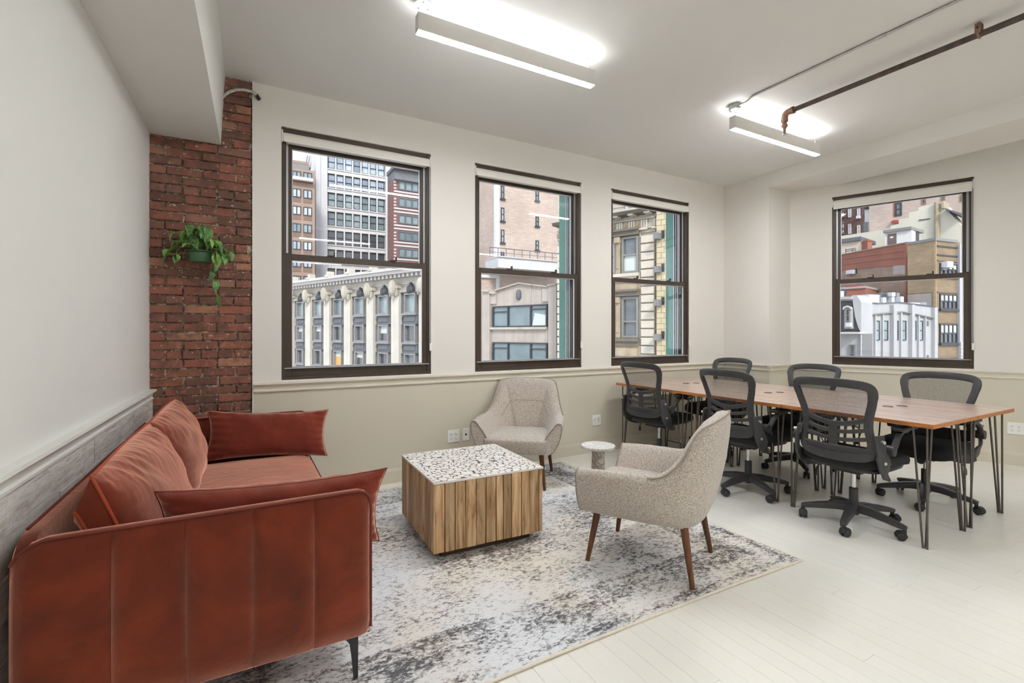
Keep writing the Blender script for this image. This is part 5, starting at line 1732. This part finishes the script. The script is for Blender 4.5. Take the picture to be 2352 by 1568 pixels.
sh_ = f.rect(MB(), Z8(975), Y8(735), Z8(1210), Y8(955), 0.05, 0.07)
obj('window_shade', f.poly(MB(), [P8(975, 955), P8(1020, 740), P8(1190, 770), P8(1212, 955)], 0.05, 0.07), x_shade, t)
mb = MB()
for (xa, ya), (xb, yb) in (((415, 272), (1180, 195)), ((415, 330), (780, 300)), ((840, 290), (1400, 255))):
    mb.tube([f.pt(f.s(Z8(xa)), f.z(Z8(xa), Y8(ya)), -4), f.pt(f.s(Z8(xb)), f.z(Z8(xb), Y8(yb)), -4)], 0.03, 6)
for x in (415, 620, 840, 1070):
    ya = 272 - (x - 415) * 0.1
    mb.tube([f.pt(f.s(Z8(x)), f.z(Z8(x), Y8(ya)), -4), f.pt(f.s(Z8(x)), f.z(Z8(x), Y8(ya)) - 2.2, -4)], 0.03, 6)
obj('roof_railing', mb, x_rail, t)

# (9) carved stone building by the third window
Z3 = lambda x: 1390 + x / 7.84
Y3 = lambda y: 440 + y / 7.84
Z4 = lambda x: 1390 + x / 7.47
Y4 = lambda y: 630 + y / 7.47
f = Fac(1507, 27, 1405, vp=-235)
t = bld('stone_building', 'ornate carved limestone building with a rosette frieze and banded quoins')
sE, sW = f.s(1507), f.s(1283)
u0 = Z3(120)
obj('facade_wall', f.box(MB(), sE, sW, -28, 16, -0.9, 0), x_stone, t)
obj('side_wall', f.box(MB(), sE, sW - 0.3 if sW > sE else sW + 0.3, -28, 16, -5, -0.9), x_stone, t)
def zz(y): return f.z(u0, Y3(y))
def bandz(y0, y1, d, name='cornice', m=None, sa=None, sb=None):
    obj(name, f.box(MB(), sE if sa is None else sa, sW if sb is None else sb, zz(y0), zz(y1), -0.02, d), m or x_stone, t)
bandz(432, 462, 0.95); bandz(462, 505, 0.75, m=x_dkstone); bandz(575, 590, 0.22); bandz(738, 756, 0.22); bandz(756, 800, 0.06); bandz(800, 818, 0.12)
L = abs(sW - sE)
sg = 1 if sW > sE else -1
for k in range(int(L / 0.95)):
    s = sE + sg * (0.3 + k * 0.95)
    obj('modillion', f.box(MB(), s - 0.16, s + 0.16, zz(530), zz(500), 0.0, 0.7), x_quoin, t)
sA, sB = f.s(Z3(600)), f.s(Z3(380))
rp = abs(sA - sB)
for k in range(-1, 8):
    s = sA + sg * rp * k
    if k >= 0:
        mb = MB()
        for r_, d_ in ((0.30, 0.05), (0.22, 0.10), (0.09, 0.16)):
            c = [(r_ * cos(2 * pi * i / 18), r_ * sin(2 * pi * i / 18)) for i in range(18)]
            zc_ = zz(668)
            mb.prism([f.pt(s + p, zc_ + q, 0.0) for p, q in c], [f.pt(s + p * 0.9, zc_ + q * 0.9, d_) for p, q in c])
        obj('rosette', mb, x_stain, t)
    mb = MB()
    for q in (-0.14, 0, 0.14):
        f.box(mb, s - sg * rp * 0.5 + q - 0.05, s - sg * rp * 0.5 + q + 0.05, zz(732), zz(598), 0, 0.12)
    f.box(mb, s - sg * rp * 0.5 - 0.24, s - sg * rp * 0.5 + 0.24, zz(775), zz(750), 0, 0.26)
    obj('triglyph', mb, x_quoin, t)
# quoin pier
qa, qb = f.s(Z3(910)), f.s(Z3(662))
qt, qp = zz(935), (f.z(u0, Y4(240)) - f.z(u0, Y4(1350))) / 8
zq = f.z(u0, Y4(240))
zq0 = zq + qp * 6
for k in range(22):
    z1 = zq0 - k * qp
    a_, b_ = min(qa, qb), max(qa, qb)
    lo = [(a_, z1 - qp + 0.03), (b_, z1 - qp + 0.03), (b_, z1 - 0.03), (a_, z1 - 0.03)]
    i_ = 0.03
    hi = [(a_ + i_, z1 - qp + 0.06), (b_ - i_, z1 - qp + 0.06), (b_ - i_, z1 - 0.06), (a_ + i_, z1 - 0.06)]
    obj('quoin', MB().loops([[f.pt(s, z, 0) for s, z in lo], [f.pt(s, z, 0.16) for s, z in lo], [f.pt(s, z, 0.2) for s, z in hi]]), x_quoin, t)
    # the matching quoins at the far corner of the facade
    c_ = sW - sg * 0.02
    obj('quoin', f.box(MB(), c_, c_ - sg * 0.9, z1 - qp + 0.04, z1 - 0.04, 0, 0.2), x_quoin, t)
ba, bb = f.s(Z3(652)), f.s(Z3(628))
obj('bead_strip', f.box(MB(), ba, bb, -28, zz(790), 0, 0.10), x_quoin, t)
mb = MB()
for k in range(90):
    z1 = zz(800) - k * 0.14
    f.box(mb, ba + (bb - ba) * 0.2, ba + (bb - ba) * 0.8, z1 - 0.10, z1 - 0.02, 0.1, 0.15)
o = obj('beading', mb, x_stain, t); o['kind'] = 'stuff'
# windows of two floors and one above the cornice
zf1t, zf1b = zz(860), f.z(u0, Y3(1500))
zf2t, zf2b = f.z(u0, Y4(405)), f.z(u0, Y4(1085))
for z1, z0, up in ((zf1t, zf1b, True), (zf2t, zf2b, False)):
    obj('window_hood', f.box(f.box(MB(), f.s(Z3(640)), f.s(Z3(40)), z1 + 0.05, z1 + 0.30, 0, 0.35), f.s(Z3(640)), f.s(Z3(40)), z1 + 0.30, z1 + 0.42, 0, 0.5), x_dkstone, t)
    xwin(t, f, f.s(Z3(622)), f.s(Z3(318)), z0, z1, 1, 2, fw=0.13, mu=0.09, pane=g_dark, frm=x_acd, d=0.2, rowf=(0.40,) if not up else (0.5,))
    xwin(t, f, f.s(Z3(212)), f.s(Z3(-90)), z0, z1, 1, 2, fw=0.13, mu=0.09, pane=g_teal, frm=x_acd, d=0.2)
    if up:
        obj('window_shade', f.box(MB(), f.s(Z3(612)), f.s(Z3(345)), z0 + 0.14, z0 + (z1 - z0) * 0.5, 0.05, 0.07), x_shade, t)
        obj('window_shade', f.box(MB(), f.s(Z3(205)), f.s(Z3(-60)), z0 + 0.14, z0 + (z1 - z0) * 0.86, 0.05, 0.07), x_shade, t)
    obj('window_pilaster', f.box(f.box(f.box(MB(), f.s(Z3(298)), f.s(Z3(222)), z0, z1, 0, 0.25), f.s(Z3(280)), f.s(Z3(240)), z0 + 0.3, z1 - 0.5, 0.25, 0.30), f.s(Z3(306)), f.s(Z3(212)), z1 - 0.32, z1, 0, 0.4), x_stain, t)
    obj('sill', f.box(f.box(MB(), f.s(Z3(640)), f.s(Z3(40)), z0 - 0.2, z0 - 0.02, 0, 0.42), f.s(Z3(640)), f.s(Z3(40)), z0 - 0.45, z0 - 0.2, 0, 0.28), x_quoin if up else x_dkstone, t)
    obj('carved_panel', f.box(f.box(MB(), f.s(Z3(640)), f.s(Z3(40)), z0 - 1.15, z0 - 0.45, 0, 0.08), f.s(Z3(590)), f.s(Z3(60)), z0 - 1.05, z0 - 0.58, 0.08, 0.15), x_stain, t)
wrect(t, f, Z3(640), Y3(110), Z3(395), Y3(372), cols=1, rows=1, fw=0.12, pane=g_teal, frm=x_framew, d=0.2)
bandz(190, 204, 0.04, 'string_course'); bandz(300, 312, 0.04, 'string_course')
# tan brick strip right of the quoins, with metal boxes
t2 = bld('brick_annex', 'narrow tan brick pier with grey metal boxes beside the quoined corner')
f3 = Fac(1508, 26.6, 1560, vp=-235)
sa, sb = f3.s(1508), f3.s(1556)
tb = obj('pier_wall', f3.box(MB(), sa, sb, -28, 16, -1.2, 0), x_tanbr, t2)
rq = random.Random(8)
zc_ = 11.4
kk = 0
while zc_ > -5:
    hq = 0.30
    x_ = sa
    dirn = 1 if sb > sa else -1
    w0 = (0.55 if kk % 2 else 0.9)
    edges = [0, w0 * 0.5, w0 * 0.5 + 0.62, abs(sb - sa)]
    for a_, b_ in zip(edges[:-1], edges[1:]):
        obj('brick', f3.box(MB(), sa + dirn * (a_ + 0.012), sa + dirn * (b_ - 0.012), zc_ - hq + 0.012, zc_ - 0.012, -0.02, 0.03 + rq.uniform(0, 0.02)), x_tanbr, t2)
    zc_ -= hq; kk += 1
for yv in (Y3(815), Y3(1410), Y4(490), Y4(1072)):
    z1 = f3.z(1515, yv)
    q0, q1 = f3.s(1509), f3.s(1521)
    bx = obj('metal_box', f3.box(MB(), q0, q1, z1 - 0.18, z1 + 0.16, 0, 0.55), x_acd, t2)
    obj('box_opening', f3.box(MB(), f3.s(1521), f3.s(1527), z1 - 0.1, z1 + 0.32, 0.02, 0.08), x_frame, t2)

# (10) rooftops in the right window
Z5 = lambda x: 1920 + x / 7.587
Y5 = lambda y: 440 + y / 7.587
Z6 = lambda x: 1920 + x / 7.468
Y6 = lambda y: 630 + y / 7.468
P5 = lambda x, y: (Z5(x), Y5(y))
P6 = lambda x, y: (Z6(x), Y6(y))
# dark brown building
f = Fac(1928, 112, 1988, vp=300)
t = bld('dark_brick_building', 'dark brown brick building with a blue-grey fire escape')
obj('facade_wall', f.box(MB(), f.s(1700), f.s(Z5(500)), -28, f.z(1950, 420), -10, 0), x_dkbr, t)
for x0, x1, rows in ((215, 272, ((275, 455), (570, 740))), (372, 428, ((300, 462), (590, 740))), (82, 140, ((285, 440), (560, 720))), (-60, 0, ((285, 440), (560, 720))), (-200, -140, ((285, 440), (560, 720))), (-340, -280, ((285, 440), (560, 720))), (-480, -420, ((285, 440), (560, 720)))):
    for y0, y1 in rows:
        wrect(t, f, Z5(x0), Y5(y0), Z5(x1), Y5(y1), cols=1, rows=2, fw=0.25, mu=0.25, pane=g_curt, frm=x_framew, d=0.2)
fe = MB()
for y in (340, 440, 540, 640, 740):
    f.box(fe, f.s(Z5(70)), f.s(Z5(158)), f.z(1935, Y5(y + 16)), f.z(1935, Y5(y)), 0, 1.6)
for y in (340, 440, 540, 640):
    fe.tube([f.pt(f.s(Z5(75)), f.z(1935, Y5(y + 100)), 1.5), f.pt(f.s(Z5(150)), f.z(1935, Y5(y)), 1.5)], 0.3, 6)
obj('fire_escape', fe, x_slate, t)
ac_ = obj('air_conditioner', f.rect(MB(), Z5(375), Y5(435), Z5(435), Y5(480), 0, 1.0), x_ac, t)
# white chimney sign
f = Fac(1985, 100, 1997, vp=300)
t = bld('white_stack', 'slim white rooftop stack between the dark and beige brick walls')
obj('stack', f.rect(MB(), Z5(500), Y5(215), Z5(580), Y5(6000), -2, 0), x_bulk, t)
mb = MB()
mb.tube([f.pt(f.s(Z5(515)), f.z(1990, Y5(305)), 0.1), f.pt(f.s(Z5(535)), f.z(1990, Y5(225)), 0.1), f.pt(f.s(Z5(560)), f.z(1990, Y5(310)), 0.1)], 0.35, 6)
obj('ladder_brace', mb, x_frame, t)
obj('base_duct', f.rect(MB(), Z5(495), Y5(545), Z5(575), Y5(900), -2, 0.6), x_acd, t)
# beige brick backdrop wall
f = Fac(1995, 90, 2215, vp=365)
t = bld('beige_brick_building', 'large beige brick side wall with a few dark windows, behind the rooftops')
obj('party_wall', f.box(MB(), f.s(Z5(580)), f.s(2330), -28, f.z(2000, 380), -10, 0), x_beige, t)
wrect(t, f, Z5(1025), Y5(200), Z5(1150), Y5(438), cols=1, rows=2, fw=0.3, mu=0.25, pane=g_dark, frm=x_frame, d=0.1)
obj('brick_surround', f.rect(f.rect(MB(), Z5(990), Y5(165), Z5(1185), Y5(198), 0, 0.06), Z5(1000), Y5(195), Z5(1026), Y5(440), 0, 0.06), x_redbr, t)
for x0, y0, x1, y1 in ((1495, 130, 1570, 230), (1830, 65, 1905, 162), (2160, 60, 2230, 180)):
    wrect(t, f, Z5(x0), Y5(y0), Z5(x1), Y5(y1), cols=2, rows=2, fw=0.3, mu=0.25, pane=g_curt, frm=x_browndk, d=0.1)
obj('red_patch', f.poly(MB(), [P5(960, 540), P5(1010, 500), P5(1090, 500), P5(1092, 555), P5(1010, 560)], 0, 0.4), x_redl, t)
# cream stepped wall
f = Fac(1930, 72, 2110, vp=365)
t = bld('stucco_building', 'cream stucco stepped wall rising behind the red brick roof')
obj('stepped_wall', f.poly(MB(), [P5(-900, 7000), P5(-900, 915), P5(950, 645), P5(950, 600), P5(1098, 560), P5(1098, 482), P5(1272, 455), P5(1272, 362), P5(1436, 335), P5(1440, 275), P5(1755, 195), P5(1840, 190), P5(1895, 300), P5(1935, 315), P5(2230, 640), P5(2230, 7000)], -5, 0), x_stucco, t)
obj('vent_pipe', MB().tube([f.pt(f.s(Z5(1768)), f.z(Z5(1768), Y5(835)), 0.25), f.pt(f.s(Z5(1768)), f.z(Z5(1768), Y5(190)), 0.25)], 0.28, 8), x_stain, t)
obj('scupper', f.poly(MB(), [P5(1445, 505), P5(1445, 492), P5(1645, 465), P5(1645, 478)], 0, 0.1), x_frame, t)
obj('slate_roof', f.poly(MB(), [P5(1930, 325), P5(1930, 308), P5(2240, 400), P5(2240, 450)], -4.5, 1.2), x_slate, t)
obj('chimney_stub', f.poly(MB(), [P5(1862, 300), P5(1862, 180), P5(1900, 172), P5(1900, 300)], -2, 0.6), x_stain, t)
# white bulkhead
f = Fac(2030, 61, 2093, vp=365)
t = bld('roof_bulkhead', 'white rooftop bulkhead with a brown door under a flat overhang')
fs = Fac(2094, f.hit(2094)[1], 2114, f.hit(2094)[1] + 2.2)
zb0 = f.z(2032, Y5(930))
def quad_block(fa, ua, fb, ub, uc, ztop_, zbot_, over=0.0):
    p0, p1, p2 = fa.pt(fa.s(ua), 0, over), fa.pt(fa.s(ub), 0, over), fb.pt(fb.s(uc), 0, over)
    p3 = p0 + (p2 - p1)
    lo = [V((p.x, p.y, zbot_)) for p in (p0, p1, p2, p3)]
    hi = [V((p.x, p.y, ztop_)) for p in (p0, p1, p2, p3)]
    return MB().prism(lo, hi)
ztb = f.z(2094, Y5(660))
obj('bulkhead_walls', quad_block(f, Z5(855), fs, 2094, Z5(1462), ztb, -6), x_bulk, t)
obj('flat_roof', quad_block(f, Z5(835), fs, 2095, Z5(1485), ztb + 0.35, ztb, 0.3), x_acd, t)
obj('door', f.rect(MB(), Z5(902), Y5(742), Z5(1056), Y5(930), 0, 0.06), x_door, t)
obj('notice', f.rect(MB(), Z5(948), Y5(785), Z5(1000), Y5(815), 0.06, 0.09), x_bulk, t)
obj('door', fs.rect(MB(), Z5(1390), Y5(695), Z5(1445), Y5(900), 0, 0.05), x_frame, t)
# penthouse at the left
f = Fac(1928, 63, 1979, vp=365)
fs = Fac(1979, f.hit(1979)[1], 2005, f.hit(1979)[1] + 3.5)
t = bld('roof_penthouse', 'cream rooftop penthouse with a grey fascia and a small brick chimney')
ztb = f.z(1979, Y5(850))
obj('penthouse_walls', quad_block(f, 1915, fs, 1979, Z5(600), ztb, -6), x_stucco, t)
obj('fascia', quad_block(f, 1915, fs, 1979.5, Z5(640), f.z(1979, Y5(785)), ztb, 0.35), x_slate, t)
ch = Fac(Z5(550), 60, Z5(632), 60)
t3 = tag(obj('brick_chimney', ch.rect(ch.rect(MB(), Z5(550), Y5(860), Z5(632), Y5(1150), -1.2, 0), Z5(545), Y5(842), Z5(640), Y5(862), -1.3, 0.1), x_redbr), 'short red brick chimney beside the rooftop penthouse', 'chimney')
# red brick building
f = Fac(1933, 57, 2085, vp=1016)
t = bld('red_brick_building', 'orange red brick building with a wall air conditioner and a dull lower wall')
sa, sb = f.s(1905), f.s(Z5(1258))
obj('upper_wall', f.poly(MB(), [P5(-900, 1467), P5(-900, 1283), P5(1258, 882), P5(1258, 1268)], -3, 0.05), x_redbr, t)
obj('lower_wall', f.poly(MB(), [P5(-900, 3200), P5(-900, 1467), P5(1258, 1268), P5(1258, 3200)], -3, 0), x_dull, t)
obj('coping', f.poly(MB(), [P5(-900, 1287), P5(-900, 1273), P5(1262, 872), P5(1262, 888)], -0.5, 0.15), x_stain, t)
obj('corner_quoin', f.poly(MB(), [P5(1232, 3200), P5(1232, 890), P5(1262, 884), P5(1262, 3200)], -2, 0.2), x_redbr, t)
for y0, y1 in ((1172, 1085), (1270, 1190)):
    obj('brick_course', f.poly(MB(), [P5(90, y0 + 6), P5(90, y0), P5(1240, y1 - 60), P5(1240, y1 - 54)], 0, 0.12), x_dull, t)
w_ = wrect(t, f, Z5(190), Y5(1368), Z5(370), Y5(1450), cols=1, rows=1, fw=0.12, pane=g_dark, d=0.1)
obj('air_conditioner', f.rect(f.rect(MB(), Z5(238), Y5(1375), Z5(352), Y5(1446), 0, 0.5), Z5(262), Y5(1388), Z5(322), Y5(1434), 0.5, 0.55), x_ac, t)
mb = MB()
for y in (1000, 1030, 1075):
    mb.tube([f.pt(f.s(Z5(90)), f.z(Z5(90), Y5(y + 10)), -0.6), f.pt(f.s(Z5(262)), f.z(Z5(262), Y5(y - 18)), -0.6)], 0.05, 6)
for x in (92, 210, 262):
    mb.tube([f.pt(f.s(Z5(x)), f.z(Z5(x), Y5(1090)), -0.6), f.pt(f.s(Z5(x)), f.z(Z5(x), Y5(995)), -0.6)], 0.05, 6)
obj('roof_railing', mb, x_rail, t)
obj('pale_patch', f.poly(MB(), [P5(1000, 1440), P5(1000, 1290), P5(1225, 1262), P5(1225, 1440)], 0, 0.02), x_conc, t)
# tan corner building
D0 = 45.0
fl = Fac(2148, D0, 2085, vp=880)
fr = Fac(2148, D0, 2207, vp=4200)
t = bld('corner_building', 'tan brick corner building with belt courses and three-light windows')
zt_ = fl.z(2148, Y5(835))
p0, p1, p2 = fl.pt(fl.s(2084), 0), fl.pt(0, 0), fr.pt(fr.s(2204), 0)
p3 = p0 + (p2 - p1)
mk = lambda z0, z1: MB().prism([V((p.x, p.y, z0)) for p in (p0, p1, p2, p3)], [V((p.x, p.y, z1)) for p in (p0, p1, p2, p3)])
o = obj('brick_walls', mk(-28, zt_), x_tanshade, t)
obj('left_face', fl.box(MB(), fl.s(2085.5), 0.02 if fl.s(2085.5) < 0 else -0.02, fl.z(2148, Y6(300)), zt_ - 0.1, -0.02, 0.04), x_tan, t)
obj('plaster_face', fl.box(MB(), fl.s(2085.5), fl.s(2141), -10, fl.z(2148, Y6(315)), -0.02, 0.05), x_conc, t)
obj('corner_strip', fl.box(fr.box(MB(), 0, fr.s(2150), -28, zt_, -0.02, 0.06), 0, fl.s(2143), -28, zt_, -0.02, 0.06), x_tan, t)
obj('coping', fr.box(fl.box(MB(), fl.s(2085), fl.s(2149), zt_ - 0.1, zt_ + 0.16, -0.5, 0.12), -0.1, fr.s(2196), zt_ - 0.1, zt_ + 0.16, -0.5, 0.12), x_acd, t)
def zr_(v): return fr.z(2150, v)
for v in (Y5(945), Y5(1100), Y5(1192), Y6(300), Y6(832), Y6(1425)):
    obj('belt_course', fr.box(MB(), fr.s(2151), fr.s(2204), zr_(v) - 0.06, zr_(v) + 0.06, -0.02, 0.10), x_frame if v < Y5(1150) else x_browndk, t)
for y0, y1, Yf in ((1240, 1460, Y5), (330, 592, Y6), (848, 1185, Y6), (1440, 1760, Y6)):
    z1, z0 = zr_(Yf(y0)), zr_(Yf(y1))
    a_, b_ = fr.s(Z6(1770)), fr.s(Z6(2060))
    w_ = xwin(t, fr, a_, b_, z0, z1, 4, 2, fw=0.10, mu=0.12, pane=g_dark, d=0.12, sill=0.1, rowf=(0.52,))
    mb = MB()
    for k in range(4):
        q0, q1 = a_ + (b_ - a_) * (k + 0.22) / 4, a_ + (b_ - a_) * (k + 0.86) / 4
        fr.box(mb, q0, q1, z0 + (z1 - z0) * 0.56, z1 - 0.14, 0.05, 0.07)
    obj('window_shade', mb, x_shade, w_)
obj('air_conditioner', fr.rect(MB(), Z5(1812), Y5(1225), Z5(1915), Y5(1330), 0, 0.6, uz=2158), x_ac, t)
obj('air_conditioner', fr.rect(MB(), Z5(1812), Y5(1318), Z5(1870), Y5(1372), 0, 0.3, uz=2158), x_acd, t)
# pale edge of the next building
t = bld('pale_building', 'narrow pale edge of a building at the frame of the right window')
fr2 = Fac(2204.5, fr.hit(2204.5)[1] - 0.4, 2240, vp=4200)
obj('facade_wall', fr2.box(MB(), 0, fr2.s(2290), -28, fr2.z(2205, Y5(915)), -0.5, 0), x_paint, t)
for k in range(7):
    zq_ = fr2.z(2205, Y6(1160)) - k * 0.35
    obj('quoin', fr2.box(MB(), 0.02, 0.5 if k % 2 else 0.32, zq_ - 0.28, zq_, 0, 0.1), x_band, t)
# grey painted building
f = Fac(1978, 38, 2145, vp=3600)
t = bld('painted_building', 'pale grey painted building with a peaked parapet and tall paired windows')
obj('facade_wall', f.poly(MB(), [P6(445, 4200), P6(445, 478), P6(720, 495), P6(1080, 478), P6(1380, 520), P6(1680, 552), P6(1680, 4200)], -8, 0), x_paint, t)
obj('parapet_coping', f.poly(f.poly(f.poly(MB(), [P6(440, 484), P6(440, 470), P6(720, 488), P6(720, 502)], -0.4, 0.12), [P6(720, 502), P6(720, 488), P6(1080, 471), P6(1080, 485)], -0.4, 0.12), [P6(1080, 485), P6(1080, 471), P6(1685, 545), P6(1685, 559)], -0.4, 0.12), x_slate, t)
for x0, x1, yt, d_ in ((445, 528, 500, 0.28), (640, 658, 690, 0.16), (770, 788, 680, 0.16), (922, 978, 520, 0.3), (1082, 1104, 640, 0.16), (1238, 1288, 520, 0.3), (1386, 1404, 700, 0.16), (1500, 1516, 720, 0.16), (1630, 1682, 570, 0.28)):
    obj('pilaster', f.poly(MB(), [P6(x0, 4200), P6(x0, yt), P6(x1, yt), P6(x1, 4200)], -0.02, d_), x_paint, t)
for pts_ in ([(530, 700), (530, 684), (922, 648), (922, 664)], [(978, 668), (978, 650), (1100, 632), (1100, 650)], [(1100, 650), (1100, 632), (1240, 656), (1240, 674)], [(1288, 682), (1288, 664), (1630, 736), (1630, 754)]):
    obj('panel_head', f.poly(f.poly(MB(), [P6(*p) for p in pts_], 0, 0.22), [P6(x, y + 20) for x, y in pts_], 0, 0.1), x_acd, t)
for x0, x1 in ((660, 738), (795, 882), (982, 1058), (1110, 1192), (1292, 1364), (1405, 1478)):
    wrect(t, f, Z6(x0), Y6(792), Z6(x1), Y6(1132), cols=1, rows=2, fw=0.07, mu=0.07, pane=g_teal, frm=x_frame, d=0.08)
    wrect(t, f, Z6(x0), Y6(1425), Z6(x1), Y6(1760), cols=1, rows=2, fw=0.07, mu=0.07, pane=g_teal, frm=x_frame, d=0.08)
for x0, y0, x1, y1 in ((532, 765, 602, 860), (1522, 795, 1582, 882), (1522, 1385, 1582, 1458)):
    v_ = obj('vent', f.rect(MB(), Z6(x0), Y6(y0), Z6(x1), Y6(y1), 0, 0.03), x_frame, t)
    for k in range(5):
        ya = y0 + (y1 - y0) * k / 5
        obj('louver', f.rect(MB(), Z6(x0), Y6(ya), Z6(x1), Y6(ya + (y1 - y0) * 0.11), 0.03, 0.10), x_acd, v_)
# things on its roof
fr_ = Fac(1985, 41.5, 2145, vp=3600)
def roofbox(name, label, x0, y0, x1, y1, d0, d1, m, fq=None, cat='roof unit'):
    fq = fq or fr_
    o = thing(name, label, cat)
    b = obj('casing', fq.rect(MB(), Z6(x0), Y6(y0), Z6(x1), Y6(y1), d0, d1), m, o)
    return o, fq
o, fq = roofbox('cooling_unit', 'large white metal box on the roof of the grey painted building', 565, 342, 748, 494, -1.4, 0, x_ac)
obj('side_louver', fq.rect(MB(), Z6(750), Y6(350), Z6(760), Y6(460), -1.3, 0.02), x_acd, o)
o, fq = roofbox('cooling_unit', 'grey louvred cooling unit on the roof, with small boxes in front', 845, 312, 1050, 494, -1.6, -0.3, x_acd)
for k in range(5): obj('louver', fq.rect(MB(), Z6(850), Y6(325 + k * 22), Z6(935), Y6(332 + k * 22), -0.3, -0.22), x_frame, o)
obj('control_box', fq.rect(fq.rect(MB(), Z6(945), Y6(308), Z6(1000), Y6(375), -0.3, 0.1), Z6(960), Y6(375), Z6(1005), Y6(494), -0.3, 0.0), x_ac, o)
o, fq = roofbox('roof_vent', 'small white vent box on the roof beside the large white metal box', 765, 395, 820, 494, -0.4, 0.2, x_ac)
o, fq = roofbox('roof_vent', 'white pipe stack on the roof beyond the grey louvred unit', 1068, 380, 1120, 494, -0.4, 0.2, x_ac)
obj('vent_cap', fq.rect(MB(), Z6(1060), Y6(312), Z6(1115), Y6(382), -0.6, -0.1), x_acd, o)
o, fq = roofbox('roof_hatch', 'white roof hatch near the right end of the red ledge', 1310, 478, 1460, 600, -0.6, -0.1, x_ac)
o, fq = roofbox('roof_hatch', 'white striped rooftop box at the right corner of the grey roof', 1560, 478, 1672, 620, -0.6, -0.1, x_ac)
fr4 = Fac(1985, 46, 2145, vp=2700)
o = thing('red_parapet', 'red painted parapet ledge behind the white roof units', 'parapet')
obj('ledge', fr4.poly(MB(), [P6(690, 620), P6(690, 470), P6(1060, 436), P6(1522, 430), P6(1522, 620)], -0.8, 0), x_redl, o)
# pink brick low bulkhead
f = Fac(1922, 50, 1989, vp=365)
fs = Fac(1989, f.hit(1989)[1], 2019, f.hit(1989)[1] + 3.6)
t = bld('brick_bulkhead', 'low pinkish brick bulkhead below the weathered party wall')
ztb = f.z(1989, Y6(232))
o = obj('brick_walls', quad_block(f, 1915, fs, 1989, 2019, ztb, -6), x_redbr, t)
obj('coping', quad_block(f, 1914, fs, 1989.5, 2019.5, ztb + 0.2, ztb, 0.15), x_pinkish, t)
obj('red_awning', f.rect(MB(), Z6(130), Y6(190), Z6(340), Y6(240), -3, -0.5), x_redl, t)
o = thing('roof_unit', 'small pale fan unit on the roof left of the pinkish brick bulkhead', 'roof unit')
ff = Fac(1930, 44, 1945, 44)
obj('casing', ff.rect(MB(), Z6(85), Y6(285), Z6(138), Y6(420), -0.8, 0), x_ac, o)
obj('fan', MB().tube([ff.pt(ff.s(Z6(150)), ff.z(1940, Y6(310)), -0.5), ff.pt(ff.s(Z6(150)), ff.z(1940, Y6(310)), -0.2)], 0.7 * 0.5, 12), x_frame, o)
# mansard house
f = Fac(1922, 36, 1980, vp=365)
t = bld('mansard_house', 'house with a slate mansard roof and a round-headed white dormer')
obj('roof_slope', f.poly(MB(), [P6(-1100, 985), P6(-1100, 440), P6(300, 430), P6(330, 560), P6(350, 740), P6(400, 900), P6(445, 985)], -2, 0), x_mans, t)
obj('gable_end', f.poly(MB(), [P6(440, 1600), P6(440, 985), P6(395, 880), P6(350, 730), P6(320, 540), P6(300, 380), P6(380, 360), P6(455, 480), P6(455, 1600)], -2, 0.25), x_paint, t)
obj('top_cornice', f.poly(f.poly(MB(), [P6(-1100, 435), P6(-1100, 400), P6(310, 385), P6(310, 430)], -2, 0.5), [P6(-1100, 462), P6(-1100, 440), P6(290, 430), P6(290, 452)], -2, 0.3), x_paint, t)
obj('eaves', f.poly(MB(), [P6(-1100, 1025), P6(-1100, 988), P6(475, 985), P6(475, 1018)], -0.3, 0.8), x_band, t)
obj('house_wall', f.poly(MB(), [P6(-1100, 4000), P6(-1100, 1020), P6(455, 1016), P6(455, 4000)], -2, 0.1), x_paint, t)
for k in range(12):
    y = 490 + k * 40
    obj('slate_course', f.poly(MB(), [P6(-1100, y + 40), P6(-1100, y + 3), P6(min(290 + k * 12, 420), y), P6(min(296 + k * 12, 425), y + 37)], 0.0, 0.05), x_mans, t)
dm = MB()
arch = [(182, 930), (182, 640)] + [(247 - 65 * cos(a), 610 - 62 * sin(a)) for a in [pi * i / 8 for i in range(9)]] + [(312, 640), (312, 930)]
dmo = obj('dormer', f.poly(MB(), [P6(x, y) for x, y in arch], -1, 0.45), x_paint, t)
obj('dormer_hood', f.poly(MB(), [P6(170, 606), P6(182, 560), P6(247, 538), P6(312, 560), P6(326, 600), P6(300, 602), P6(280, 575), P6(247, 564), P6(212, 578), P6(190, 604)], 0.4, 0.62), x_band, dmo)
wrect(t, f, Z6(218), Y6(600), Z6(286), Y6(812), cols=1, rows=2, fw=0.06, mu=0.06, pane=g_dark, frm=x_acd, d=0.1, d0=0.46)
obj('air_conditioner', f.rect(MB(), Z6(240), Y6(830), Z6(316), Y6(900), 0.4, 0.85), x_ac, t)
for x0, x1 in ((250, 345), (20, 84), (-210, -115), (-440, -345), (-670, -575), (-900, -805)):
    wrect(t, f, Z6(x0), Y6(1200), Z6(x1), Y6(1500), cols=1, rows=2, fw=0.06, mu=0.05, pane=g_dark, frm=x_acd, d=0.12, d0=0.12)
